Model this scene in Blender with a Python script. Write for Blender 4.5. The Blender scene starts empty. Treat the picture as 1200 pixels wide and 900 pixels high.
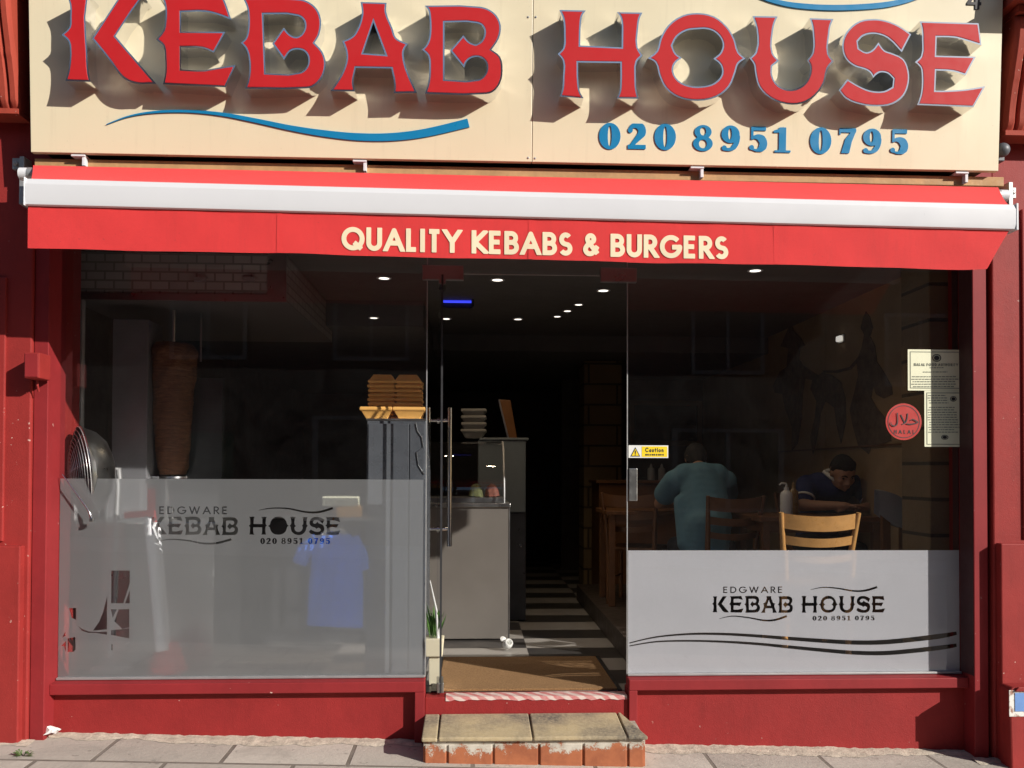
import bpy, bmesh, math, random
import numpy as np
from mathutils import Vector, Matrix
from mathutils.geometry import tessellate_polygon
random.seed(7)
SC = bpy.context.scene
COL = SC.collection
R = math.radians

# ------------------------------------------------------------------ camera
F, CX, CY = 1005.0, 600.0, 535.0            # focal length and principal point in pixels of a 1200 px wide picture
CAM = Vector((0, -4.72, 1.45))
v = Vector((555 - CX, 552 - CY, F)).normalized()
n = v.cross(Vector((1, .0035, 0))).normalized()
if n.y < 0: n = -n
xx = n.cross(v)
if xx.x < 0: xx = -xx
RW = Matrix((xx, v, -n))                    # camera (right, down, forward) -> world
cam = bpy.data.objects.new('camera', bpy.data.cameras.new('camera'))
COL.objects.link(cam)
c0, c1, c2 = RW.col[0], RW.col[1], RW.col[2]
m = Matrix.Identity(4)
for i in range(3):
    m[i][0], m[i][1], m[i][2] = c0[i], -c1[i], -c2[i]
    m[i][3] = CAM[i]
cam.matrix_world = m
cam.data.sensor_fit = 'HORIZONTAL'
cam.data.sensor_width = 36
cam.data.lens = F / 1200 * 36
cam.data.shift_y = (CY - 450) / 1200
cam.data.clip_start = .05
cam.data.clip_end = 400
SC.camera = cam

# ------------------------------------------------------------------ light
SUN = Vector((-1.33, 1, -.78)).normalized()
w = bpy.data.worlds.new('World'); SC.world = w; w.use_nodes = True
nt = w.node_tree
sky = nt.nodes.new('ShaderNodeTexSky'); sky.sky_type = 'NISHITA'; sky.sun_disc = False
sky.sun_elevation = math.asin(-SUN.z); sky.sun_rotation = math.atan2(-SUN.x, -SUN.y)
bg = nt.nodes['Background']; bg.inputs['Strength'].default_value = .07
nt.links.new(sky.outputs[0], bg.inputs['Color'])
sl = bpy.data.lights.new('sun', 'SUN'); sl.energy = 4.6; sl.angle = R(.5); sl.color = (1, .95, .87)
so = bpy.data.objects.new('sun', sl); COL.objects.link(so)
so.location = (8, -8, 8); so.rotation_euler = SUN.to_track_quat('-Z', 'Y').to_euler()
vs = SC.view_settings
vs.view_transform = 'Standard'; vs.look = 'None'; vs.exposure = .35; vs.gamma = 1; vs.use_curve_mapping = False
SC.cycles.use_denoising = True
SC.cycles.max_bounces = 10; SC.cycles.transparent_max_bounces = 16
SC.cycles.sample_clamp_indirect = 4
SC.cycles.blur_glossy = .1

# ------------------------------------------------------------------ pixel rays of the picture -> points on real planes
def ray(px, py):
    return RW @ Vector((px - CX, py - CY, F))
def at(px, py, y):
    d = ray(px, py); t = (y - CAM.y) / d.y; return CAM + d * t
def atz(px, py, z):
    d = ray(px, py); t = (z - CAM.z) / d.z; return CAM + d * t
def atx(px, py, x):
    d = ray(px, py); t = (x - CAM.x) / d.x; return CAM + d * t
def atp(px, py, p0, nn):
    d = ray(px, py); t = (p0 - CAM).dot(nn) / d.dot(nn); return CAM + d * t

# ------------------------------------------------------------------ materials
def new_mat(name):
    mt = bpy.data.materials.new(name); mt.use_nodes = True
    N = mt.node_tree.nodes; L = mt.node_tree.links
    return mt, N, L, N['Principled BSDF']
def coords(N, kind='Object'):
    return N.new('ShaderNodeTexCoord').outputs[kind]
def noise(N, L, scale, detail=6, rough=.6, vec=None, dist=0):
    t = N.new('ShaderNodeTexNoise'); t.inputs['Scale'].default_value = scale
    t.inputs['Detail'].default_value = detail; t.inputs['Roughness'].default_value = rough
    t.inputs['Distortion'].default_value = dist
    if vec is not None: L.new(vec, t.inputs['Vector'])
    return t.outputs['Fac']
def ramp(N, L, fac, stops):
    r = N.new('ShaderNodeValToRGB'); e = r.color_ramp.elements
    while len(e) < len(stops): e.new(.5)
    for k, (p, c) in enumerate(stops):
        e[k].position = p; e[k].color = (*c, 1) if len(c) == 3 else c
    L.new(fac, r.inputs[0]); return r.outputs[0]
def bump(N, L, b, h, strength=.3, dist=.005):
    bp = N.new('ShaderNodeBump'); bp.inputs['Strength'].default_value = strength; bp.inputs['Distance'].default_value = dist
    L.new(h, bp.inputs['Height']); L.new(bp.outputs[0], b.inputs['Normal'])
def mixc(N, L, fac, a, b):
    x = N.new('ShaderNodeMix'); x.data_type = 'RGBA'
    for s, val in ((0, fac), (6, a), (7, b)):
        if hasattr(val, 'is_linked'): L.new(val, x.inputs[s])
        elif isinstance(val, (int, float)): x.inputs[s].default_value = val
        else: x.inputs[s].default_value = (*val, 1)
    return x.outputs[2]
def scaled(c, k): return tuple(min(1, q * k) for q in c)
def plain(name, c, rough=.5, metal=0, var=.12, scale=6, bmp=0, bscale=60, spec=.5, coat=0, emit=0):
    mt, N, L, b = new_mat(name)
    co = coords(N)
    f = noise(N, L, scale, 6, .65, co)
    L.new(ramp(N, L, f, [(.25, scaled(c, 1 - var)), (.75, scaled(c, 1 + var))]), b.inputs['Base Color'])
    f2 = noise(N, L, scale * 3, 4, .6, co)
    L.new(ramp(N, L, f2, [(.3, (max(0, rough - .08),) * 3), (.7, (min(1, rough + .08),) * 3)]), b.inputs['Roughness'])
    b.inputs['Metallic'].default_value = metal
    b.inputs['Specular IOR Level'].default_value = spec
    b.inputs['Coat Weight'].default_value = coat
    if bmp: bump(N, L, b, noise(N, L, bscale, 5, .6, co), bmp)
    if emit:
        b.inputs['Emission Color'].default_value = (*c, 1); b.inputs['Emission Strength'].default_value = emit
    return mt
def paint(name, c, chip=.0, rough=.45, bmp=.25, dirt=.0):
    # brushed masonry / timber paint: blotchy, with pale chips and grime
    mt, N, L, b = new_mat(name)
    co = coords(N)
    base = ramp(N, L, noise(N, L, 3.5, 8, .7, co), [(.3, scaled(c, .86)), (.7, scaled(c, 1.1))])
    if dirt:
        mp = N.new('ShaderNodeMapping'); mp.inputs['Scale'].default_value = (9, 9, 1.2); L.new(co, mp.inputs[0])
        d = ramp(N, L, noise(N, L, 1.6, 7, .7, mp.outputs[0]), [(.52, (0,) * 3), (.75, (dirt,) * 3)])
        base = mixc(N, L, d, base, scaled(c, .45))
    if chip:
        t = ramp(N, L, noise(N, L, 34, 3, .55, co), [(.74 - chip * .05, (0,) * 3), (.76 - chip * .05, (1,) * 3)])
        t2 = ramp(N, L, noise(N, L, 2.2, 2, .5, co), [(.45, (0,) * 3), (.6, (1,) * 3)])
        mu = N.new('ShaderNodeMath'); mu.operation = 'MULTIPLY'; L.new(t, mu.inputs[0]); L.new(t2, mu.inputs[1])
        base = mixc(N, L, mu.outputs[0], base, (.62, .42, .36))
    L.new(base, b.inputs['Base Color'])
    b.inputs['Roughness'].default_value = rough; b.inputs['Specular IOR Level'].default_value = .3
    mx = N.new('ShaderNodeMath'); mx.operation = 'ADD'
    L.new(noise(N, L, 26, 6, .6, co), mx.inputs[0]); L.new(noise(N, L, 160, 3, .6, co), mx.inputs[1])
    bump(N, L, b, mx.outputs[0], bmp, .004)
    return mt
def glass_mat(name, tint=(.93, .935, .945), k=1.0, dirt=.006, rough=0.0):
    mt, N, L, b = new_mat(name); N.remove(b)
    out = N['Material Output']
    tr = N.new('ShaderNodeBsdfTransparent'); tr.inputs[0].default_value = (*tint, 1)
    gl = N.new('ShaderNodeBsdfGlossy'); gl.inputs['Roughness'].default_value = rough; gl.inputs['Color'].default_value = (.95, .97, 1, 1)
    fr = N.new('ShaderNodeFresnel'); fr.inputs['IOR'].default_value = 1.5
    # the sheet is a thin pane: the same reflectance from either side
    ge = N.new('ShaderNodeNewGeometry'); io = N.new('ShaderNodeMath'); io.operation = 'MULTIPLY_ADD'
    L.new(ge.outputs['Backfacing'], io.inputs[0]); io.inputs[1].default_value = 1 / 1.5 - 1.5; io.inputs[2].default_value = 1.5
    L.new(io.outputs[0], fr.inputs['IOR'])
    mu = N.new('ShaderNodeMath'); mu.operation = 'MULTIPLY'; mu.use_clamp = True; mu.inputs[1].default_value = 1.7 * k
    L.new(fr.outputs[0], mu.inputs[0])
    mx = N.new('ShaderNodeMixShader'); L.new(mu.outputs[0], mx.inputs[0]); L.new(tr.outputs[0], mx.inputs[1]); L.new(gl.outputs[0], mx.inputs[2])
    # a thin film of dust and wiped smears
    df = N.new('ShaderNodeBsdfDiffuse'); df.inputs[0].default_value = (.6, .6, .58, 1)
    f = ramp(N, L, noise(N, L, 3, 9, .75, coords(N), 1.5), [(.35, (dirt * .2,) * 3), (.8, (dirt * 1.6,) * 3)])
    m2 = N.new('ShaderNodeMixShader'); L.new(f, m2.inputs[0]); L.new(mx.outputs[0], m2.inputs[1]); L.new(df.outputs[0], m2.inputs[2])
    L.new(m2.outputs[0], out.inputs[0]); return mt
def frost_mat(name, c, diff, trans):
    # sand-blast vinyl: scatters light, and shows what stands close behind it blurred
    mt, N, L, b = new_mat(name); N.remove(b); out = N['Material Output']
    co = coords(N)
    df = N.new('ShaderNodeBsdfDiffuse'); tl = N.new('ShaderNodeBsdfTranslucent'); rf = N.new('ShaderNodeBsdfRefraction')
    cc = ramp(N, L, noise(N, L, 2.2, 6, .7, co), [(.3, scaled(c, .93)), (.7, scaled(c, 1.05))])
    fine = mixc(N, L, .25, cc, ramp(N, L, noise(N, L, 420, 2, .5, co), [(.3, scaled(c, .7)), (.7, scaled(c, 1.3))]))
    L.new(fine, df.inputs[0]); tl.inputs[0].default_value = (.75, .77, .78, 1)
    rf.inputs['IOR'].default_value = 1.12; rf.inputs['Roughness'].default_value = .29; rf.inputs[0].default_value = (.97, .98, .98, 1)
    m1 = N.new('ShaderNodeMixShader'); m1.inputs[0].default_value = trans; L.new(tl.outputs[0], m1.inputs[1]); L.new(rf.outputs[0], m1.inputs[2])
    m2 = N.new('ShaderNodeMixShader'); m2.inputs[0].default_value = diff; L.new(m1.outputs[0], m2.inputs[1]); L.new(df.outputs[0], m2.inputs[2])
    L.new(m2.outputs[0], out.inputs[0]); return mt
def brick_mat(name, c1, c2, mortar, bw, bh, msize=.012, plane='XZ', bmp=.5, rough=.85, offset=.5, spots=0, squash=None):
    mt, N, L, b = new_mat(name)
    co = coords(N)
    sx = N.new('ShaderNodeSeparateXYZ'); L.new(co, sx.inputs[0])
    cb = N.new('ShaderNodeCombineXYZ')
    L.new(sx.outputs['XYZ'.index(plane[0])], cb.inputs[0]); L.new(sx.outputs['XYZ'.index(plane[1])], cb.inputs[1])
    t = N.new('ShaderNodeTexBrick'); t.offset = offset
    t.inputs['Scale'].default_value = 1; t.inputs['Brick Width'].default_value = bw; t.inputs['Row Height'].default_value = bh
    t.inputs['Mortar Size'].default_value = msize; t.inputs['Mortar Smooth'].default_value = .25
    t.inputs['Color1'].default_value = (*c1, 1); t.inputs['Color2'].default_value = (*c2, 1); t.inputs['Mortar'].default_value = (*mortar, 1)
    L.new(cb.outputs[0], t.inputs['Vector'])
    col = mixc(N, L, ramp(N, L, noise(N, L, 5, 8, .7, co), [(.3, (.0,) * 3), (.75, (.5,) * 3)]), t.outputs['Color'], scaled(c1, .6))
    if spots:
        sp = ramp(N, L, noise(N, L, 22, 3, .5, co), [(.66, (0,) * 3), (.7, (spots,) * 3)])
        col = mixc(N, L, sp, col, scaled(c1, .3))
    if spots:
        big = ramp(N, L, noise(N, L, 2.3, 8, .75, co, .8), [(.48, (0,) * 3), (.72, (.55,) * 3)])
        col = mixc(N, L, big, col, scaled(c1, .42))
        gum = N.new('ShaderNodeTexVoronoi'); gum.inputs['Scale'].default_value = 7; L.new(co, gum.inputs['Vector'])
        col = mixc(N, L, ramp(N, L, gum.outputs['Distance'], [(.07, (.6,) * 3), (.10, (0,) * 3)]), col, scaled(c1, .35))
    L.new(col, b.inputs['Base Color']); b.inputs['Roughness'].default_value = rough
    ml = N.new('ShaderNodeMath'); ml.operation = 'MULTIPLY_ADD'; L.new(t.outputs['Fac'], ml.inputs[0]); ml.inputs[1].default_value = -1
    L.new(noise(N, L, 40, 6, .65, co), ml.inputs[2])
    bump(N, L, b, ml.outputs[0], bmp, .008)
    return mt

M = {}
M['pier'] = paint('pier_red_paint', (.29, .026, .023), chip=.75, rough=.62, dirt=.35)
M['corbel'] = paint('corbel_red_paint', (.36, .055, .032), chip=1.0, rough=.75, dirt=.4)
M['frame'] = paint('frame_crimson_paint', (.25, .020, .023), chip=.35, rough=.6, bmp=.08, dirt=.15)
M['riser'] = paint('riser_crimson_paint', (.27, .020, .020), chip=.55, rough=.62, bmp=.35, dirt=.25)
def panel_mat():
    mt, N, L, b = new_mat('cream_panel'); co = coords(N)
    base = ramp(N, L, noise(N, L, 1.2, 6, .6, co), [(.3, (.71, .62, .435)), (.7, (.75, .66, .465))])
    mp = N.new('ShaderNodeMapping'); mp.inputs['Scale'].default_value = (16, 16, .7); L.new(co, mp.inputs[0])
    st = ramp(N, L, noise(N, L, 1.5, 6, .7, mp.outputs[0]), [(.55, (0,) * 3), (.85, (.35,) * 3)])
    base = mixc(N, L, st, base, (.50, .42, .29))
    sp = ramp(N, L, noise(N, L, 95, 2, .5, co), [(.72, (0,) * 3), (.76, (.3,) * 3)])
    L.new(mixc(N, L, sp, base, (.42, .34, .22)), b.inputs['Base Color'])
    L.new(ramp(N, L, noise(N, L, 4, 6, .6, co), [(.3, (.3,) * 3), (.7, (.5,) * 3)]), b.inputs['Roughness'])
    bump(N, L, b, noise(N, L, 1.8, 3, .5, co), .08, .02)
    return mt
M['cream'] = panel_mat()
M['letter_red'] = plain('letter_red_vinyl', (.50, .016, .020), .55, var=.04, spec=.25)
M['letter_steel'] = plain('letter_return_steel', (.84, .84, .85), .5, 1, var=.04, scale=12)
M['letter_steel'].node_tree.nodes['Principled BSDF'].inputs['Roughness'].default_value = .10
for l_ in list(M['letter_steel'].node_tree.nodes['Principled BSDF'].inputs['Roughness'].links): M['letter_steel'].node_tree.links.remove(l_)
M['chrome'] = plain('polished_steel', (.78, .78, .80), .12, 1, var=.06, scale=12)
M['steel'] = plain('brushed_steel', (.46, .46, .45), .33, 1, var=.12, scale=4, bmp=.05, bscale=90)
M['dull_steel'] = plain('dull_steel', (.42, .42, .42), .5, .6, var=.15)
M['blue'] = plain('sign_blue', (.006, .20, .42), .35, var=.05)
M['ink'] = plain('black_ink', (.025, .022, .025), .6, var=.1)
M['white_metal'] = plain('white_powder_coat', (.70, .70, .725), .35, var=.03, scale=2)
M['timber'] = plain('bare_timber', (.48, .27, .12), .7, var=.25, scale=9, bmp=.3)
M['text_cream'] = plain('cream_print', (.83, .70, .48), .6, var=.04)
M['stone'] = None
M['white'] = plain('white_plastic', (.75, .75, .72), .4, var=.05)
M['dark'] = plain('dark_plastic', (.03, .03, .033), .4, var=.2)
M['dim'] = plain('dark_recess', (.02, .015, .015), .8, var=.2)
M['wood'] = plain('varnished_beech', (.50, .26, .085), .32, var=.18, scale=14, bmp=.05, coat=.3)
M['dark_wood'] = plain('dark_varnished_wood', (.16, .07, .028), .38, var=.25, scale=10, bmp=.05)
M['foam'] = plain('orange_foam', (.93, .50, .13), .6, var=.06, scale=20)
M['skin'] = plain('skin', (.40, .22, .14), .55, var=.08, scale=15)
M['hair'] = plain('dark_hair', (.008, .006, .005), .8, var=.3, scale=60, bmp=.5, bscale=200)
M['navy'] = plain('navy_cotton', (.015, .025, .11), .9, var=.15, bmp=.9, bscale=9)
M['teal'] = plain('teal_cotton', (.10, .22, .30), .9, var=.12, bmp=1.0, bscale=8)
M['trouser'] = plain('dark_denim', (.02, .025, .04), .9, var=.2)
M['red_plastic'] = plain('red_plastic', (.60, .03, .03), .4, var=.06)
M['blue_cloth'] = plain('blue_cotton', (.035, .19, .85), .9, var=.15, scale=8, bmp=.3)
M['grey_seat'] = plain('grey_vinyl', (.33, .34, .36), .5, var=.1, bmp=.1)
M['glass'] = glass_mat('window_glass')
M['door_glass'] = glass_mat('door_glass', k=.9)
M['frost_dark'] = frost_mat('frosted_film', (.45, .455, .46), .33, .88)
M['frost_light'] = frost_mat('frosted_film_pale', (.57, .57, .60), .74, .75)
M['lamp'] = plain('lit_lamp', (1, .93, .8), .5, var=0, emit=2)
M['blue_lamp'] = plain('lit_blue_tube', (.05, .07, 1), .5, var=0, emit=.8)

def awning_mat():
    mt, N, L, b = new_mat('awning_canvas')
    co = coords(N)
    cb = ramp(N, L, noise(N, L, 1.7, 8, .7, co), [(.3, (.74, .030, .032)), (.7, (.86, .038, .038))])
    mp = N.new('ShaderNodeMapping'); mp.inputs['Scale'].default_value = (7, 7, .9); L.new(co, mp.inputs[0])
    cb = mixc(N, L, ramp(N, L, noise(N, L, 2, 7, .7, mp.outputs[0]), [(.5, (0,) * 3), (.85, (.45,) * 3)]), cb, (.55, .03, .028))
    L.new(mixc(N, L, ramp(N, L, noise(N, L, 60, 3, .6, co), [(.68, (0,) * 3), (.74, (.4,) * 3)]), cb, (.45, .03, .03)), b.inputs['Base Color'])
    b.inputs['Roughness'].default_value = .75
    b.inputs['Sheen Weight'].default_value = .1
    wv = N.new('ShaderNodeTexWave'); wv.bands_direction = 'Z'; wv.inputs['Scale'].default_value = 170; wv.inputs['Distortion'].default_value = 2; L.new(co, wv.inputs[0])
    ad = N.new('ShaderNodeMath'); ad.operation = 'MULTIPLY_ADD'; ad.inputs[1].default_value = .15; L.new(wv.outputs['Fac'], ad.inputs[0]); L.new(noise(N, L, 7, 5, .6, co), ad.inputs[2])
    bump(N, L, b, ad.outputs[0], .5, .012)
    tl = N.new('ShaderNodeBsdfTranslucent'); tl.inputs[0].default_value = (.7, .03, .03, 1)
    mx = N.new('ShaderNodeMixShader'); mx.inputs[0].default_value = .02
    L.new(b.outputs[0], mx.inputs[1]); L.new(tl.outputs[0], mx.inputs[2]); L.new(mx.outputs[0], N['Material Output'].inputs[0])
    return mt
M['awning'] = awning_mat()

# ------------------------------------------------------------------ object helpers
ORG = {}
def thing(name, label, cat, loc=(0, 0, 0), group=None):
    o = bpy.data.objects.new(name, None); COL.objects.link(o)
    o.empty_display_size = .1
    o.location = loc; ORG[o.name] = Vector(loc)
    o['label'] = label; o['category'] = cat
    if group: o['group'] = group
    return o
def tag(o, label, cat, group=None):
    o['label'] = label; o['category'] = cat
    if group: o['group'] = group
    return o
def root_origin(p):
    while p.parent: p = p.parent
    return ORG.get(p.name, Vector((0, 0, 0)))
class MB:
    def __init__(s): s.v = []; s.f = []
    def add(s, vs, fs):
        k = len(s.v); s.v += [tuple(q) for q in vs]; s.f += [tuple(i + k for i in f) for f in fs]; return s
    def box(s, x0, x1, y0, y1, z0, z1):
        return s.add([(x0, y0, z0), (x1, y0, z0), (x1, y1, z0), (x0, y1, z0), (x0, y0, z1), (x1, y0, z1), (x1, y1, z1), (x0, y1, z1)],
                     [(0, 3, 2, 1), (4, 5, 6, 7), (0, 1, 5, 4), (1, 2, 6, 5), (2, 3, 7, 6), (3, 0, 4, 7)])
    def hexa(s, b, t):      # bottom four and top four corners, counter-clockwise
        return s.add(list(b) + list(t), [(0, 3, 2, 1), (4, 5, 6, 7), (0, 1, 5, 4), (1, 2, 6, 5), (2, 3, 7, 6), (3, 0, 4, 7)])
    def quad(s, a, b, c, d): return s.add([a, b, c, d], [(0, 1, 2, 3)])
    def tube(s, pts, r, seg=10, closed=False):
        pts = [Vector(p) for p in pts]; rs = r if isinstance(r, (list, tuple)) else [r] * len(pts)
        k = len(pts); rings = []
        up = None
        for i, p in enumerate(pts):
            a = pts[(i - 1) % k] if (closed or i) else p
            b = pts[(i + 1) % k] if (closed or i < k - 1) else p
            t = (b - a).normalized()
            if up is None: up = t.orthogonal().normalized()
            up = (up - t * up.dot(t)).normalized(); sd = t.cross(up)
            rings.append([p + (up * math.cos(2 * math.pi * j / seg) + sd * math.sin(2 * math.pi * j / seg)) * rs[i] for j in range(seg)])
        vv = [q for r_ in rings for q in r_]; ff = []
        for i in range(k if closed else k - 1):
            i2 = (i + 1) % k
            for j in range(seg):
                j2 = (j + 1) % seg
                ff.append((i * seg + j, i * seg + j2, i2 * seg + j2, i2 * seg + j))
        if not closed:
            ff.append(tuple(range(seg - 1, -1, -1))); ff.append(tuple((k - 1) * seg + j for j in range(seg)))
        return s.add(vv, ff)
    def lathe(s, prof, c=(0, 0, 0), seg=32, axis=None):
        c = Vector(c); vv = []; ff = []
        q = axis and Vector((0, 0, 1)).rotation_difference(Vector(axis))
        for r, z in prof:
            for j in range(seg):
                p = Vector((r * math.cos(2 * math.pi * j / seg), r * math.sin(2 * math.pi * j / seg), z))
                vv.append(c + (q @ p if axis else p))
        for i in range(len(prof) - 1):
            for j in range(seg):
                j2 = (j + 1) % seg
                ff.append((i * seg + j, i * seg + j2, (i + 1) * seg + j2, (i + 1) * seg + j))
        ff.append(tuple(range(seg - 1, -1, -1))); ff.append(tuple((len(prof) - 1) * seg + j for j in range(seg)))
        return s.add(vv, ff)
    def prism(s, cons, yf, yb=None, sides=True):
        # contours in (x, z); yf / yb give the depth of the front and back face (number or function of z)
        Y = lambda q, z: q(z) if callable(q) else q
        cons = [[Vector((p[0], p[1], 0)) for p in c] for c in cons]
        fl = [p for c in cons for p in c]; k = len(fl)
        st = [0]
        for c in cons: st.append(st[-1] + len(c))
        enc = [[j for j, d in enumerate(cons) if j != i and inside(c[0], d)] for i, c in enumerate(cons)]
        tris = []
        for i, c in enumerate(cons):
            if len(enc[i]) % 2: continue                      # a hole: belongs to the outline round it
            grp = [i] + [j for j in range(len(cons)) if i in enc[j] and len(enc[j]) == len(enc[i]) + 1]
            ix = [q for g in grp for q in range(st[g], st[g + 1])]
            tris += [tuple(ix[q] for q in t) for t in tessellate_polygon([cons[g] for g in grp])]
        A = [(p.x, Y(yf, p.y), p.y) for p in fl]
        def orient(t):
            a, b, c = (fl[i] for i in t)
            return t if (b - a).cross(c - a).z > 0 else (t[0], t[2], t[1])
        tr = [orient(t) for t in tris]
        if yb is None: return s.add(A, tr)
        Bk = [(p.x, Y(yb, p.y), p.y) for p in fl]
        ff = list(tr) + [(a + k, c + k, b + k) for a, b, c in tr]
        if sides:
            o = 0
            for ci, c in enumerate(cons):
                m_ = len(c)
                area = sum(c[i].x * c[(i + 1) % m_].y - c[(i + 1) % m_].x * c[i].y for i in range(m_))
                hole = sum(1 for cj, d in enumerate(cons) if cj != ci and inside(c[0], d)) % 2
                fwd = (area > 0) != bool(hole)
                for i in range(m_):
                    a, b = o + i, o + (i + 1) % m_
                    ff.append((a, a + k, b + k, b) if fwd else (a, b, b + k, a + k))
                o += m_
        return s.add(A + Bk, ff)
    def build(s, name, mat, parent=None, smooth=0, bevel=0, bseg=2):
        me = bpy.data.meshes.new(name)
        off = root_origin(parent) if parent else Vector((0, 0, 0))
        me.from_pydata([tuple(Vector(p) - off) for p in s.v], [], s.f); me.validate(); me.update()
        if bevel:
            bm = bmesh.new(); bm.from_mesh(me)
            bmesh.ops.remove_doubles(bm, verts=bm.verts, dist=1e-5)
            ed = [e for e in bm.edges if len(e.link_faces) == 2 and e.calc_face_angle(0) > .5]
            bmesh.ops.bevel(bm, geom=ed, offset=bevel, segments=bseg, affect='EDGES', clamp_overlap=True, profile=.5)
            bm.to_mesh(me); bm.free()
        o = bpy.data.objects.new(name, me); COL.objects.link(o)
        if parent: o.parent = parent
        if mat: me.materials.append(mat)
        if smooth:
            me.polygons.foreach_set('use_smooth', [True] * len(me.polygons))
            try: me.set_sharp_from_angle(angle=R(smooth))
            except Exception: pass
        return o
def inside(p, poly):
    c = False; k = len(poly)
    for i in range(k):
        a, b = poly[i], poly[i - 1]
        if (a[1] > p[1]) != (b[1] > p[1]) and p[0] < (b[0] - a[0]) * (p[1] - a[1]) / (b[1] - a[1]) + a[0]: c = not c
    return c
def struct(o): o['kind'] = 'structure'; return o
def dup(o, loc=None, rz=None, label=None, parent=None):
    c = o.copy(); COL.objects.link(c)
    if parent: c.parent = parent
    if loc is not None: c.location = loc
    if rz is not None: c.rotation_euler = (0, 0, rz)
    if label: c['label'] = label
    for ch in list(o.children): dup(ch, parent=c)
    return c

def offset_poly(c, d, ccw_in=True):
    # move every edge of a closed contour by d to its left (miter joined, capped)
    k = len(c); out = []
    for i in range(k):
        p0, p1, p2 = Vector(c[i - 1][:2]), Vector(c[i][:2]), Vector(c[(i + 1) % k][:2])
        a = (p1 - p0); b = (p2 - p1)
        if a.length < 1e-9 or b.length < 1e-9: out.append(tuple(p1)); continue
        a.normalize(); b.normalize()
        na = Vector((-a.y, a.x)); nb = Vector((-b.y, b.x)); h = na + nb
        if h.length < .3: h = na
        h.normalize(); k2 = min(2.6, 1 / max(.2, h.dot(na)))
        out.append(tuple(p1 + h * d * k2))
    return out
def inset(cons, d):
    res = []
    for ci, c in enumerate(cons):
        k = len(c)
        area = sum(c[i][0] * c[(i + 1) % k][1] - c[(i + 1) % k][0] * c[i][1] for i in range(k))
        hole = sum(1 for cj, e in enumerate(cons) if cj != ci and inside(c[0], e)) % 2
        sgn = (1 if area > 0 else -1) * (-1 if hole else 1)
        res.append(offset_poly(c, d * sgn))
    return res

# ------------------------------------------------------------------ stroke lettering -> clean outlines (marching squares)
def arc(cx, cy, rx, ry, a0, a1, k=14):
    return [(cx + rx * math.cos(R(a0 + (a1 - a0) * i / k)), cy + ry * math.sin(R(a0 + (a1 - a0) * i / k))) for i in range(k + 1)]
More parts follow.
